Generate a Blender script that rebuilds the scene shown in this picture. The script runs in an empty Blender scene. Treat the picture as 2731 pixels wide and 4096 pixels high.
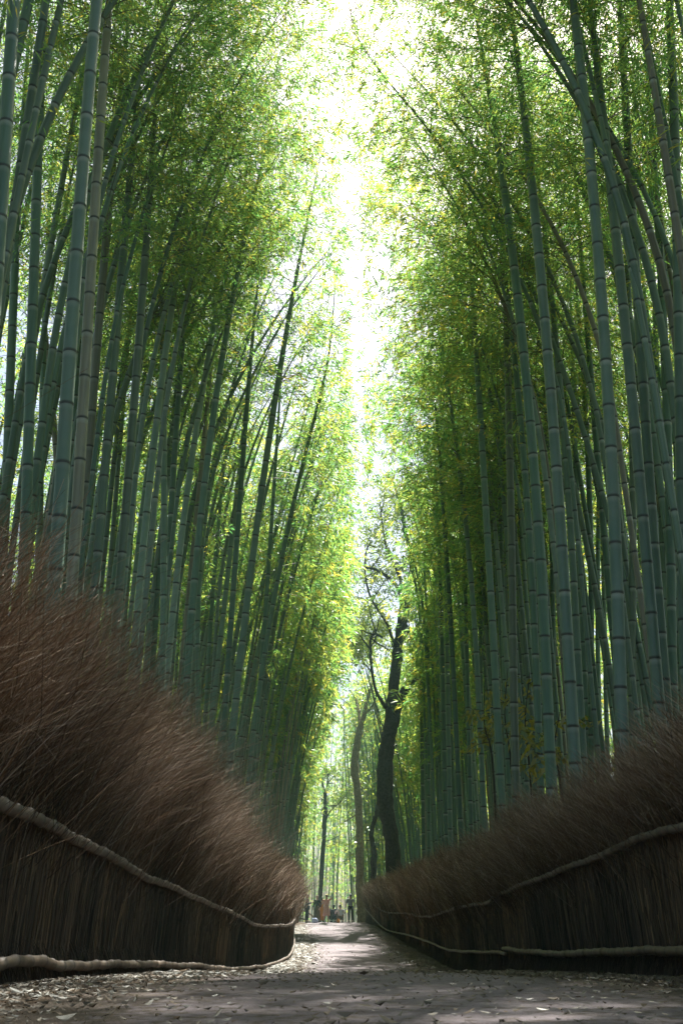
import bpy, math, random
import numpy as np
from mathutils import Vector

R = math.radians
rng = np.random.default_rng(11)
random.seed(11)
scene = bpy.context.scene
COL = scene.collection

# ------------------------------------------------------------------ camera
PITCH = 21.9
F = 35.0 / 36.0 * 1024.0          # focal length in pixels of a 682 x 1024 frame
CX, CY = 341.0, 512.0
cam_d = bpy.data.cameras.new("camera")
cam = bpy.data.objects.new("camera", cam_d)
COL.objects.link(cam)
cam_d.sensor_fit = 'VERTICAL'
cam_d.sensor_height = 36.0
cam_d.lens = 35.0
cam_d.clip_start = 0.05
cam_d.clip_end = 2000.0
cam.location = (0, 0, 0)
cam.rotation_euler = (R(90 + PITCH), 0, 0)
cam_d.dof.use_dof = True
cam_d.dof.focus_distance = 19.0
cam_d.dof.aperture_fstop = 9.0
scene.camera = cam
SP, CP = math.sin(R(PITCH)), math.cos(R(PITCH))


def ray(px, py):
    """world direction of a sight line, scaled so that its depth along the optical axis is 1"""
    u, v = (px - CX) / F, (CY - py) / F
    return np.array([u, CP - v * SP, SP + v * CP])


def at_Y(px, py, Y):
    d = ray(px, py)
    return d * (Y / d[1])


def z_at(py, Y):
    return float(at_Y(CX, py, Y)[2])


def project(p):
    zc = p[1] * CP + p[2] * SP
    yc = p[2] * CP - p[1] * SP
    return CX + F * p[0] / zc, CY - F * yc / zc, zc


# ------------------------------------------------------------------ light
SUN_EL, SUN_AZ = 57.0, 17.0        # azimuth: degrees to the right of straight ahead
sun_dir = np.array([math.sin(R(SUN_AZ)) * math.cos(R(SUN_EL)),
                    math.cos(R(SUN_AZ)) * math.cos(R(SUN_EL)), math.sin(R(SUN_EL))])
world = bpy.data.worlds.new("World")
scene.world = world
world.use_nodes = True
wn = world.node_tree.nodes
sky = wn.new('ShaderNodeTexSky')
sky.sky_type = 'NISHITA'
sky.sun_disc = False
sky.sun_elevation = R(SUN_EL)
sky.sun_rotation = R(SUN_AZ)
sky.air_density = 1.0
sky.dust_density = 3.0
sky.ozone_density = 1.0
bg = wn['Background']
bg.inputs['Strength'].default_value = 0.058
world.node_tree.links.new(sky.outputs[0], bg.inputs['Color'])

sl = bpy.data.lights.new("sun", 'SUN')
sl.energy = 5.0
sl.angle = R(0.55)
sl.color = (1.0, 0.97, 0.92)
sun = bpy.data.objects.new("sun", sl)
COL.objects.link(sun)
sun.rotation_euler = Vector(tuple(sun_dir)).to_track_quat('Z', 'Y').to_euler()

scene.view_settings.view_transform = 'Standard'
scene.view_settings.look = 'None'
scene.view_settings.exposure = 1.86
scene.view_settings.gamma = 1.0
cy = scene.cycles
cy.max_bounces = 12
cy.diffuse_bounces = 8
cy.glossy_bounces = 2
cy.transmission_bounces = 8
cy.transparent_max_bounces = 4
cy.volume_bounces = 1
cy.caustics_reflective = False
cy.caustics_refractive = False
cy.use_denoising = True
cy.sample_clamp_indirect = 4.0
scene.render.use_persistent_data = False


# ------------------------------------------------------------------ mesh helpers
class MB:
    """collects vertices, quads/triangles and float attributes for ONE mesh"""

    def __init__(self):
        self.v, self.f, self.n = [], [], 0
        self.attr = {}
        self.mi = []

    def add(self, v, f, mat=0, **attr):
        v = np.asarray(v, dtype=np.float32)
        f = np.asarray(f, dtype=np.int32)
        self.v.append(v)
        self.f.append(f + self.n)
        self.mi.append(np.full(len(f), mat, np.int32))
        for k in set(self.attr) | set(attr):
            if k not in self.attr:
                self.attr[k] = [np.zeros(self.n, np.float32)] if self.n else []
            a = attr.get(k, 0.0)
            self.attr[k].append(np.full(len(v), a, np.float32) if np.isscalar(a) else np.asarray(a, np.float32))
        self.n += len(v)

    def build(self, name, mats, parent=None, smooth=True):
        me = bpy.data.meshes.new(name)
        if self.n:
            v = np.concatenate(self.v)
            me.vertices.add(len(v))
            me.vertices.foreach_set("co", v.ravel())
            loops = np.concatenate([f.ravel() for f in self.f])
            tot = np.concatenate([np.full(len(f), f.shape[1], np.int32) for f in self.f])
            start = np.concatenate([[0], np.cumsum(tot)[:-1]]).astype(np.int32)
            me.loops.add(len(loops))
            me.loops.foreach_set("vertex_index", loops)
            me.polygons.add(len(tot))
            me.polygons.foreach_set("loop_start", start)
            me.polygons.foreach_set("material_index", np.concatenate(self.mi))
            if smooth:
                me.polygons.foreach_set("use_smooth", np.ones(len(tot), bool))
            for k, a in self.attr.items():
                at = me.attributes.new(k, 'FLOAT', 'POINT')
                at.data.foreach_set("value", np.concatenate(a))
            me.update(calc_edges=True)
        for m in (mats if isinstance(mats, (list, tuple)) else [mats]):
            me.materials.append(m)
        o = bpy.data.objects.new(name, me)
        COL.objects.link(o)
        if parent is not None:
            o.parent = parent
        return o


def tube(pts, rad, sides=8, cap=True):
    pts = np.asarray(pts, float)
    n = len(pts)
    rad = np.full(n, rad, float) if np.isscalar(rad) else np.asarray(rad, float)
    t = np.gradient(pts, axis=0)
    t /= np.linalg.norm(t, axis=1)[:, None] + 1e-12
    ref = np.array([0, 1.0, 0]) if abs(t[:, 1]).mean() < 0.8 else np.array([1.0, 0, 0])
    a = np.cross(t, ref)
    a /= np.linalg.norm(a, axis=1)[:, None] + 1e-12
    b = np.cross(t, a)
    ang = np.linspace(0, 2 * math.pi, sides, endpoint=False)
    ring = a[:, None, :] * np.cos(ang)[None, :, None] + b[:, None, :] * np.sin(ang)[None, :, None]
    v = (pts[:, None, :] + ring * rad[:, None, None]).reshape(-1, 3)
    i = np.arange(n - 1)[:, None] * sides
    j = np.arange(sides)[None, :]
    k = (j + 1) % sides
    f = np.stack([i + j, i + k, i + sides + k, i + sides + j], -1).reshape(-1, 4)
    if cap:
        v = np.concatenate([v, pts[-1:], pts[:1]])
        top = (n - 1) * sides
        c = n * sides
        jj, kk = j[0], k[0]
        f2 = np.stack([top + jj, top + kk, np.full(sides, c), np.full(sides, c)], -1)[:, :3]
        f3 = np.stack([kk, jj, np.full(sides, c + 1)], -1)
        return v, f, np.concatenate([f2, f3])
    return v, f, None


def add_tube(mb, pts, rad, sides=8, mat=0, cap=True, **attr):
    v, f, t = tube(pts, rad, sides, cap)
    full = {}
    for k, a in attr.items():
        if np.isscalar(a):
            full[k] = a
        else:
            a = np.repeat(np.asarray(a, float), sides)
            if cap:
                a = np.concatenate([a, [a[-1]], [a[0]]])
            full[k] = a
    base = mb.n
    mb.add(v, f, mat, **full)
    if t is not None:
        mb.f.append((t + base).astype(np.int32))
        mb.mi.append(np.full(len(t), mat, np.int32))


def tag(o, label=None, cat=None, group=None, kind=None):
    if label:
        o['label'] = label
    if cat:
        o['category'] = cat
    if group:
        o['group'] = group
    if kind:
        o['kind'] = kind
    return o


def empty(name, loc):
    o = bpy.data.objects.new(name, None)
    o.empty_display_size = 0.2
    o.location = tuple(float(c) for c in loc)
    COL.objects.link(o)
    return o


def interp(x, xs, ys):
    return np.interp(x, xs, ys)


def smooth_poly(pts, n):
    """Catmull-Rom through the points"""
    p = np.asarray(pts, float)
    q = np.concatenate([[2 * p[0] - p[1]], p, [2 * p[-1] - p[-2]]])
    t = np.linspace(0, len(p) - 1 - 1e-6, n)
    i = t.astype(int)
    u = (t - i)[:, None]
    a, b, c, d = q[i], q[i + 1], q[i + 2], q[i + 3]
    return 0.5 * (2 * b + (c - a) * u + (2 * a - 5 * b + 4 * c - d) * u ** 2 + (3 * b - a - 3 * c + d) * u ** 3)


# ------------------------------------------------------------------ materials
def new_mat(name):
    m = bpy.data.materials.new(name)
    m.use_nodes = True
    nt = m.node_tree
    nt.nodes.clear()
    out = nt.nodes.new('ShaderNodeOutputMaterial')
    return m, nt, out


def N(nt, t, **kw):
    n = nt.nodes.new(t)
    for k, v in kw.items():
        setattr(n, k, v)
    return n


def ramp(nt, stops, fac):
    r = N(nt, 'ShaderNodeValToRGB')
    while len(r.color_ramp.elements) < len(stops):
        r.color_ramp.elements.new(0.5)
    for e, (p, c) in zip(r.color_ramp.elements, stops):
        e.position = p
        e.color = (*c, 1)
    nt.links.new(fac, r.inputs[0])
    return r.outputs[0]


def attr_node(nt, name):
    a = N(nt, 'ShaderNodeAttribute')
    a.attribute_name = name
    return a.outputs['Fac']


def mixc(nt, fac, a, b, mode='MIX'):
    m = N(nt, 'ShaderNodeMix', data_type='RGBA', blend_type=mode)
    for s, v in ((m.inputs[0], fac), (m.inputs[6], a), (m.inputs[7], b)):
        if isinstance(v, (int, float)):
            s.default_value = v
        elif isinstance(v, tuple):
            s.default_value = (*v, 1)
        else:
            nt.links.new(v, s)
    return m.outputs[2]


def leaf_mat(name, refl, trans, tfac=0.5, gloss=0.06, rough=0.42):
    m, nt, out = new_mat(name)
    tone = attr_node(nt, "tone")
    cr = ramp(nt, refl, tone)
    ct = ramp(nt, trans, tone)
    d = N(nt, 'ShaderNodeBsdfDiffuse')
    t = N(nt, 'ShaderNodeBsdfTranslucent')
    g = N(nt, 'ShaderNodeBsdfGlossy')
    g.inputs['Roughness'].default_value = rough
    g.inputs['Color'].default_value = (0.9, 0.95, 0.9, 1)
    nt.links.new(cr, d.inputs['Color'])
    nt.links.new(ct, t.inputs['Color'])
    a = N(nt, 'ShaderNodeMixShader')
    a.inputs[0].default_value = tfac
    nt.links.new(d.outputs[0], a.inputs[1])
    nt.links.new(t.outputs[0], a.inputs[2])
    b = N(nt, 'ShaderNodeMixShader')
    b.inputs[0].default_value = gloss
    nt.links.new(a.outputs[0], b.inputs[1])
    nt.links.new(g.outputs[0], b.inputs[2])
    nt.links.new(b.outputs[0], out.inputs[0])
    return m


def principled(nt, out):
    p = N(nt, 'ShaderNodeBsdfPrincipled')
    nt.links.new(p.outputs[0], out.inputs[0])
    return p


def plain(name, col, rough=0.8, spec=0.2, var=0.25, scale=30.0):
    m, nt, out = new_mat(name)
    p = principled(nt, out)
    no = N(nt, 'ShaderNodeTexNoise')
    tc = N(nt, 'ShaderNodeTexCoord')
    nt.links.new(tc.outputs['Object'], no.inputs['Vector'])
    no.inputs['Scale'].default_value = scale
    no.inputs['Detail'].default_value = 4
    lo = tuple(c * (1 - var) for c in col)
    hi = tuple(min(1, c * (1 + var)) for c in col)
    nt.links.new(ramp(nt, [(0.3, lo), (0.7, hi)], no.outputs[0]), p.inputs['Base Color'])
    p.inputs['Roughness'].default_value = rough
    p.inputs['Specular IOR Level'].default_value = spec
    return m


M_LEAF = leaf_mat("bamboo_leaf",
                  [(0.0, (0.024, 0.075, 0.034)), (0.5, (0.048, 0.115, 0.04)), (1.0, (0.11, 0.15, 0.035))],
                  [(0.0, (0.11, 0.33, 0.085)), (0.45, (0.27, 0.52, 0.10)), (0.85, (0.58, 0.68, 0.10)), (1.0, (0.74, 0.60, 0.08))],
                  0.62, 0.06)
M_TREELEAF = leaf_mat("broad_leaf",
                      [(0.0, (0.02, 0.05, 0.018)), (1.0, (0.06, 0.10, 0.03))],
                      [(0.0, (0.08, 0.20, 0.04)), (1.0, (0.46, 0.55, 0.07))], 0.55, 0.10, 0.35)
M_VINELEAF = leaf_mat("sapling_leaf",
                      [(0.0, (0.03, 0.07, 0.02)), (1.0, (0.16, 0.15, 0.02))],
                      [(0.0, (0.16, 0.26, 0.03)), (1.0, (0.55, 0.46, 0.04))], 0.5, 0.08)
M_LITTER = leaf_mat("dry_leaf",
                    [(0.0, (0.045, 0.035, 0.028)), (0.4, (0.12, 0.085, 0.055)), (0.75, (0.18, 0.125, 0.08)), (0.93, (0.25, 0.20, 0.15)), (1.0, (0.16, 0.19, 0.06))],
                    [(0.0, (0.03, 0.02, 0.015)), (1.0, (0.16, 0.11, 0.05))], 0.15, 0.06, 0.5)


def culm_material(name, use_obj=True):
    m, nt, out = new_mat(name)
    p = principled(nt, out)
    tc = N(nt, 'ShaderNodeTexCoord')
    mp = N(nt, 'ShaderNodeMapping')
    mp.inputs['Scale'].default_value = (22, 22, 1.1)
    nt.links.new(tc.outputs['Object'], mp.inputs['Vector'])
    n1 = N(nt, 'ShaderNodeTexNoise')
    n1.inputs['Scale'].default_value = 1.0
    n1.inputs['Detail'].default_value = 5
    nt.links.new(mp.outputs[0], n1.inputs['Vector'])
    n2 = N(nt, 'ShaderNodeTexNoise')
    n2.inputs['Scale'].default_value = 3.3
    n2.inputs['Detail'].default_value = 6
    nt.links.new(tc.outputs['Object'], n2.inputs['Vector'])
    green = ramp(nt, [(0.32, (0.045, 0.118, 0.070)), (0.55, (0.066, 0.152, 0.095)), (0.72, (0.10, 0.19, 0.125))], n1.outputs[0])
    waxy = ramp(nt, [(0.3, (0.09, 0.155, 0.122)), (0.7, (0.155, 0.218, 0.178))], n2.outputs[0])
    tan = ramp(nt, [(0.3, (0.135, 0.125, 0.09)), (0.7, (0.23, 0.205, 0.155))], n1.outputs[0])
    if use_obj:
        oi = N(nt, 'ShaderNodeObjectInfo')
        sep = N(nt, 'ShaderNodeSeparateColor')
        nt.links.new(oi.outputs['Color'], sep.inputs[0])
        wax_f, tan_f, val = sep.outputs[0], sep.outputs[1], sep.outputs[2]
    else:
        wax_f, tan_f, val = attr_node(nt, "wax"), attr_node(nt, "tan"), attr_node(nt, "val")
    c = mixc(nt, wax_f, green, waxy)
    c = mixc(nt, tan_f, c, tan)
    v2 = N(nt, 'ShaderNodeMath', operation='MULTIPLY_ADD')
    nt.links.new(val, v2.inputs[0])
    v2.inputs[1].default_value = 1.0
    v2.inputs[2].default_value = 0.55
    hv = N(nt, 'ShaderNodeHueSaturation')
    nt.links.new(v2.outputs[0], hv.inputs['Value'])
    nt.links.new(c, hv.inputs['Color'])
    c = hv.outputs[0]
    # blotches of lichen and grime with edges of their own
    blot = ramp(nt, [(0.60, (0, 0, 0)), (0.68, (1, 1, 1))], n2.outputs[0])
    c = mixc(nt, 0.0, c, (0.10, 0.12, 0.11))
    mx = c.node
    bm = N(nt, 'ShaderNodeMath', operation='MULTIPLY')
    bm.inputs[1].default_value = 0.35
    nt.links.new(blot, bm.inputs[0])
    nt.links.new(bm.outputs[0], mx.inputs[0])
    c = mixc(nt, attr_node(nt, "pale"), c, (0.30, 0.35, 0.31))
    c = mixc(nt, attr_node(nt, "ring"), c, (0.022, 0.028, 0.022))
    nt.links.new(c, p.inputs['Base Color'])
    rr = N(nt, 'ShaderNodeMapRange')
    nt.links.new(n2.outputs[0], rr.inputs[0])
    rr.inputs[3].default_value = 0.30
    rr.inputs[4].default_value = 0.55
    nt.links.new(rr.outputs[0], p.inputs['Roughness'])
    p.inputs['Specular IOR Level'].default_value = 0.5
    return m


M_CULM = culm_material("bamboo_culm", True)
M_CULM_FAR = culm_material("bamboo_culm_far", False)
M_TWIG = plain("bamboo_twig", (0.10, 0.11, 0.06), 0.6, 0.3)
M_BARK = plain("bark", (0.05, 0.047, 0.04), 0.9, 0.15, 0.45, 9.0)
M_BARK_PALE = plain("pale_bark", (0.20, 0.15, 0.085), 0.9, 0.15, 0.4, 7.0)

# bark relief
for _m in (M_BARK, M_BARK_PALE):
    nt = _m.node_tree
    p = [n for n in nt.nodes if n.type == 'BSDF_PRINCIPLED'][0]
    no = [n for n in nt.nodes if n.type == 'TEX_NOISE'][0]
    bu = N(nt, 'ShaderNodeBump')
    bu.inputs['Strength'].default_value = 0.8
    bu.inputs['Distance'].default_value = 0.05
    nt.links.new(no.outputs[0], bu.inputs['Height'])
    nt.links.new(bu.outputs[0], p.inputs['Normal'])


def brush_material(name, stops):
    m, nt, out = new_mat(name)
    p = principled(nt, out)
    nt.links.new(ramp(nt, stops, attr_node(nt, "tone")), p.inputs['Base Color'])
    p.inputs['Roughness'].default_value = 0.75
    p.inputs['Specular IOR Level'].default_value = 0.2
    return m


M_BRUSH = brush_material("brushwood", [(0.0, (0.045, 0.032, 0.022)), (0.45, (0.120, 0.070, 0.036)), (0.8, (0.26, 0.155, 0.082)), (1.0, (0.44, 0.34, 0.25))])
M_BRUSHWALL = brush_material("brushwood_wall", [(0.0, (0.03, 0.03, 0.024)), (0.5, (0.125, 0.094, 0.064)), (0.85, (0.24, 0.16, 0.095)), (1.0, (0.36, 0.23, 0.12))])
M_CORE = plain("packed_brushwood", (0.028, 0.022, 0.017), 0.95, 0.05, 0.5, 40.0)


def rail_material():
    m, nt, out = new_mat("weathered_bamboo")
    p = principled(nt, out)
    tc = N(nt, 'ShaderNodeTexCoord')
    n1 = N(nt, 'ShaderNodeTexNoise')
    n1.inputs['Scale'].default_value = 7
    n1.inputs['Detail'].default_value = 7
    nt.links.new(tc.outputs['Object'], n1.inputs['Vector'])
    c = ramp(nt, [(0.3, (0.075, 0.050, 0.032)), (0.5, (0.145, 0.102, 0.064)), (0.7, (0.23, 0.172, 0.118))], n1.outputs[0])
    c = mixc(nt, attr_node(nt, "pale"), c, (0.32, 0.28, 0.24))
    c = mixc(nt, attr_node(nt, "ring"), c, (0.05, 0.04, 0.03))
    nt.links.new(c, p.inputs['Base Color'])
    p.inputs['Roughness'].default_value = 0.5
    return m


M_RAIL = rail_material()


def ground_material():
    m, nt, out = new_mat("forest_floor")
    p = principled(nt, out)
    tc = N(nt, 'ShaderNodeTexCoord')
    n1 = N(nt, 'ShaderNodeTexNoise')
    n1.inputs['Scale'].default_value = 14
    n1.inputs['Detail'].default_value = 9
    n1.inputs['Roughness'].default_value = 0.7
    nt.links.new(tc.outputs['Object'], n1.inputs['Vector'])
    nt.links.new(ramp(nt, [(0.3, (0.035, 0.028, 0.02)), (0.5, (0.085, 0.062, 0.042)), (0.68, (0.17, 0.125, 0.085))], n1.outputs[0]), p.inputs['Base Color'])
    bu = N(nt, 'ShaderNodeBump')
    bu.inputs['Strength'].default_value = 1.0
    bu.inputs['Distance'].default_value = 0.04
    nt.links.new(n1.outputs[0], bu.inputs['Height'])
    nt.links.new(bu.outputs[0], p.inputs['Normal'])
    p.inputs['Roughness'].default_value = 0.95
    p.inputs['Specular IOR Level'].default_value = 0.1
    return m


def path_material():
    m, nt, out = new_mat("worn_asphalt")
    p = principled(nt, out)
    tc = N(nt, 'ShaderNodeTexCoord')
    n1 = N(nt, 'ShaderNodeTexNoise')
    n1.inputs['Scale'].default_value = 120
    n1.inputs['Detail'].default_value = 6
    nt.links.new(tc.outputs['Object'], n1.inputs['Vector'])
    n2 = N(nt, 'ShaderNodeTexNoise')
    n2.inputs['Scale'].default_value = 1.3
    n2.inputs['Detail'].default_value = 7
    nt.links.new(tc.outputs['Object'], n2.inputs['Vector'])
    c = ramp(nt, [(0.32, (0.085, 0.075, 0.086)), (0.5, (0.180, 0.150, 0.152)), (0.7, (0.28, 0.238, 0.238))], n1.outputs[0])
    c = mixc(nt, 0.55, c, ramp(nt, [(0.35, (0.13, 0.106, 0.109)), (0.65, (0.24, 0.20, 0.202))], n2.outputs[0]))
    n3 = N(nt, 'ShaderNodeTexNoise')
    n3.inputs['Scale'].default_value = 16
    n3.inputs['Detail'].default_value = 8
    nt.links.new(tc.outputs['Object'], n3.inputs['Vector'])
    n4 = N(nt, 'ShaderNodeTexVoronoi')
    n4.inputs['Scale'].default_value = 38
    nt.links.new(tc.outputs['Object'], n4.inputs['Vector'])
    sp = ramp(nt, [(0.10, (1, 1, 1)), (0.22, (0, 0, 0))], n4.outputs['Distance'])
    sm = N(nt, 'ShaderNodeMath', operation='MULTIPLY')
    nt.links.new(sp, sm.inputs[0])
    nt.links.new(n3.outputs[0], sm.inputs[1])
    c = mixc(nt, sm.outputs[0], c, ramp(nt, [(0.2, (0.05, 0.042, 0.04)), (0.6, (0.2, 0.16, 0.13)), (1.0, (0.36, 0.32, 0.30))], n4.outputs['Color']))
    c = mixc(nt, 0.0, c, (0.06, 0.05, 0.045))
    cr_ = ramp(nt, [(0.60, (0, 0, 0)), (0.66, (0.6, 0.6, 0.6))], n3.outputs[0])
    nt.links.new(cr_, c.node.inputs[0])
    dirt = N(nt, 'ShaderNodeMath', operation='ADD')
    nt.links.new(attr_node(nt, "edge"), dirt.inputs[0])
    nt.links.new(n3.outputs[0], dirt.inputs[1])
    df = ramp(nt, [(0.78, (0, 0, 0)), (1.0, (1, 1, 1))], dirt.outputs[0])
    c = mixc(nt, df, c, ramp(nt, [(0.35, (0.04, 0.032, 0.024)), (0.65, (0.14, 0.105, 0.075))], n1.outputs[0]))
    nt.links.new(c, p.inputs['Base Color'])
    bu = N(nt, 'ShaderNodeBump')
    bu.inputs['Strength'].default_value = 0.7
    bu.inputs['Distance'].default_value = 0.012
    nt.links.new(n1.outputs[0], bu.inputs['Height'])
    nt.links.new(bu.outputs[0], p.inputs['Normal'])
    p.inputs['Roughness'].default_value = 0.85
    p.inputs['Specular IOR Level'].default_value = 0.25
    return m


# ------------------------------------------------------------------ terrain
GY = [-200, 3, 6, 7.5, 12, 16, 18, 20, 22, 25, 32, 39, 46, 53, 62, 70, 74, 80, 95, 120, 400]
GZ = [-.35, -.35, -.38, -.44, -.63, -.85, -.98, -1.08, -1.14, -1.16, -1.17, -1.14, -1.06, -.96, -.78, -.645, -.63, -.9, -2.3, -3.6, -4.2]


def ground_z(Y):
    k = np.array([-2, -1, 0, 1, 2.0])
    return np.mean([np.interp(np.asarray(Y, float) + d * 0.7, GY, GZ) for d in k], axis=0)


FL_Y = [-6, 5.97, 8.76, 11.7, 14, 18, 21.7, 24, 28.2, 33, 38.4, 52, 66]
FL_X = [-1.95, -1.92, -1.92, -1.92, -1.90, -1.87, -1.80, -1.68, -1.47, -1.55, -1.75, -2.35, -2.95]
FR_Y = [-6, 7.5, 12.2, 16.1, 20.5, 28.5, 38.6, 46, 53.6, 63, 72]
FR_X = [2.42, 2.40, 2.32, 2.42, 2.36, 2.45, 2.45, 2.42, 2.30, 2.0, 1.62]
fenceL = lambda Y: np.interp(Y, FL_Y, FL_X)
fenceR = lambda Y: np.interp(Y, FR_Y, FR_X)
PL = ([-60, 5, 9, 14, 18, 28, 40, 51, 60, 70, 80, 120], [-1.5, -1.35, -1.15, -.95, -.82, -.95, -1.1, -1.6, -2.2, -2.75, -3.3, -6])
PR = ([-60, 5, 9, 14, 18, 33, 47, 60, 70, 80, 120], [2.0, 1.95, 1.7, 1.5, 1.58, 1.9, 1.65, 1.5, 1.28, 0.9, -2])

ys = np.unique(np.concatenate([np.arange(-200, -5, 15), np.arange(-5, 100, 0.5), np.arange(100, 420, 20)]))
xs = np.unique(np.concatenate([np.arange(-240, -10, 20), np.arange(-10, 10.01, 0.5), np.arange(10, 250, 20)]))
XX, YY = np.meshgrid(xs, ys)
off = np.maximum(0, np.abs(XX - 0.25) - 2.3)
ZZ = ground_z(YY) + np.minimum(off * 0.03, 0.6) + 0.03 * np.sin(XX * 1.7) * np.cos(YY * 1.1) * (off > 0.2)
nx, ny = len(xs), len(ys)
g = MB()
ii = (np.arange(ny - 1)[:, None] * nx + np.arange(nx - 1)[None, :])
g.add(np.stack([XX, YY, ZZ], -1).reshape(-1, 3),
      np.stack([ii, ii + 1, ii + nx + 1, ii + nx], -1).reshape(-1, 4))
tag(g.build("ground", ground_material()), kind='structure')

pys = np.arange(-40, 100, 0.35)
us = np.linspace(0, 1, 13)
pl, pr = np.interp(pys, *PL), np.interp(pys, *PR)
pl = pl + 0.07 * np.sin(pys * 1.9) + 0.05 * np.sin(pys * 5.3)
pr = pr + 0.07 * np.sin(pys * 1.5 + 1) + 0.05 * np.sin(pys * 4.7)
PX = pl[:, None] + (pr - pl)[:, None] * us[None, :]
PYY = np.repeat(pys[:, None], len(us), 1)
PZ = np.repeat(ground_z(pys)[:, None], len(us), 1) + 0.006 + 0.02 * (1 - (2 * us - 1) ** 2)[None, :]
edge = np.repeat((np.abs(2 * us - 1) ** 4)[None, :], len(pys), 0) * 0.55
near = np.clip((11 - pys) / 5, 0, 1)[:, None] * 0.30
g = MB()
n2 = len(us)
ii = (np.arange(len(pys) - 1)[:, None] * n2 + np.arange(n2 - 1)[None, :])
g.add(np.stack([PX, PYY, PZ], -1).reshape(-1, 3),
      np.stack([ii, ii + 1, ii + n2 + 1, ii + n2], -1).reshape(-1, 4), edge=(edge + near).ravel())
tag(g.build("path", path_material()), kind='structure')

# ------------------------------------------------------------------ gaps cut through the leaves along the sun direction, to light chosen spots
SHAFTS = []


def shaft(x, y, z, r):
    SHAFTS.append((np.array([x, y, z], float), r))


for x in np.arange(-1.5, 1.6, 0.35):
    shaft(x, 50 + 0.5 * x, -1.0, 0.30)
for x in np.arange(-1.2, 0.6, 0.4):
    shaft(x, 62, -0.8, 0.2)
for x in np.arange(-1.75, -0.7, 0.22):
    shaft(x, 5.35 + 0.1 * x, -0.37, 0.13)
for x in np.arange(0.35, 1.2, 0.2):
    shaft(x, 3.75, -0.35, 0.13)
for x in (-0.8, -0.2, 0.5, 1.0):
    shaft(x, 38 + x, -1.1, 0.16)
    shaft(x, 30 - x, -1.1, 0.14)
for (x, y, z) in ((-2.6, 15, 5.5), (-2.6, 15.5, 7.5), (-2.7, 18, 5), (-2.7, 18, 7.5), (-2.8, 21, 6), (-2.6, 13, 4.5), (-2.6, 17, 3.6), (-2.9, 22, 8.5), (-3.1, 24, 4)):
    shaft(x, y, z, 0.5)
SH_P = np.array([s[0] for s in SHAFTS])
SH_R = np.array([s[1] for s in SHAFTS])


def keep_mask(p):
    """clusters of leaves that stand in the open strip over the path or in a sun gap are not there"""
    X, Y, Z = p[:, 0], p[:, 1], p[:, 2]
    wob = 0.28 * np.sin(Y * 0.63 + 1.0) + 0.2 * np.sin(Y * 1.7 + Z * 0.9) + 0.15 * np.sin(Z * 2.1)
    cxm = 0.10 + 0.02 * np.clip(Y - 10, 0, 26) + 0.08 * np.sin(Y * 0.9)
    half = 0.10 + 0.36 * wob
    closed = (np.abs(Y - 14.5) < 1.6) & (Z > 10.2)        # crowns meet over the path here ...
    half = np.where(closed, half - 0.6, half)
    half = np.where(Y > 44, half - 0.55, half)            # ... and all along its far stretch
    ok = np.abs(X - cxm) > np.maximum(half, 0.0)
    ok &= ~((np.abs(X - 0.2) < 1.7) & (Z < 6.0 + 0.05 * Y) & (Y < 74))
    ok &= ~((X > -0.4) & (X < 2.6) & (Z < 14.5) & (Y > 55) & (Y < 75))
    ok &= ~((Z < 3.0) & (Y < 60) & (np.abs(X) < 6))
    w2 = 0.5 * np.sin(Z * 1.3 + Y * 0.7) + 0.4 * np.sin(Z * 2.9 - Y * 1.1)
    ok &= ~((X > 0.7 + 0.6 * w2) & (X < 0.078 * Y + 0.7 * w2) & (Y > 24) & (Y < 54) & (Z < 0.46 * Y + 1.5 * w2) & (rng.random(len(X)) > 0.10))   # open air about the forked tree
    d = p[:, None, :] - SH_P[None, :, :]
    s = d @ sun_dir
    dist = np.linalg.norm(d - s[:, :, None] * sun_dir[None, None, :], axis=2)
    ok &= ~np.any((dist < SH_R[None, :]) & (s > 0.3), axis=1)
    return ok


# ------------------------------------------------------------------ foliage
def leaves_from(mb, c, out, ln, wd, per, droop=0.55, spread=0.75, mat=0, tone0=0.45, tvar=0.28, jitter=0.055):
    """per leaves on each cluster point c, fanned about the direction out"""
    n = len(c)
    if n == 0:
        return
    base_d = out * 0.6 + rng.normal(0, spread, (n, 3)) * np.array([1, 1, 0.5]) + np.array([0, 0, -droop])
    c = np.repeat(c, per, 0) + rng.normal(0, jitter, (n * per, 3))
    d = np.repeat(base_d, per, 0) + rng.normal(0, 0.42, (n * per, 3))
    d /= np.linalg.norm(d, axis=1)[:, None]
    r = rng.normal(0, 1, (n * per, 3)) + np.array([0, 0, 0.6])
    s = np.cross(d, r)
    s /= np.linalg.norm(s, axis=1)[:, None] + 1e-9
    L = (ln * rng.uniform(0.65, 1.25, n * per))[:, None]
    W = (wd * rng.uniform(0.8, 1.2, n * per))[:, None]
    a = c
    m = c + d * L * 0.38
    t = c + d * L + np.array([0, 0, -0.12]) * L
    v = np.stack([a, m + s * W * 0.5, t, m - s * W * 0.5], 1).reshape(-1, 3)
    f = np.arange(n * per * 4).reshape(-1, 4)
    tone = np.repeat(np.clip(np.repeat(rng.normal(tone0, tvar * 0.7, n), per) + rng.normal(0, tvar * 0.6, n * per), 0, 1), 4)
    mb.add(v, f, mat, tone=tone)


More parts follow.
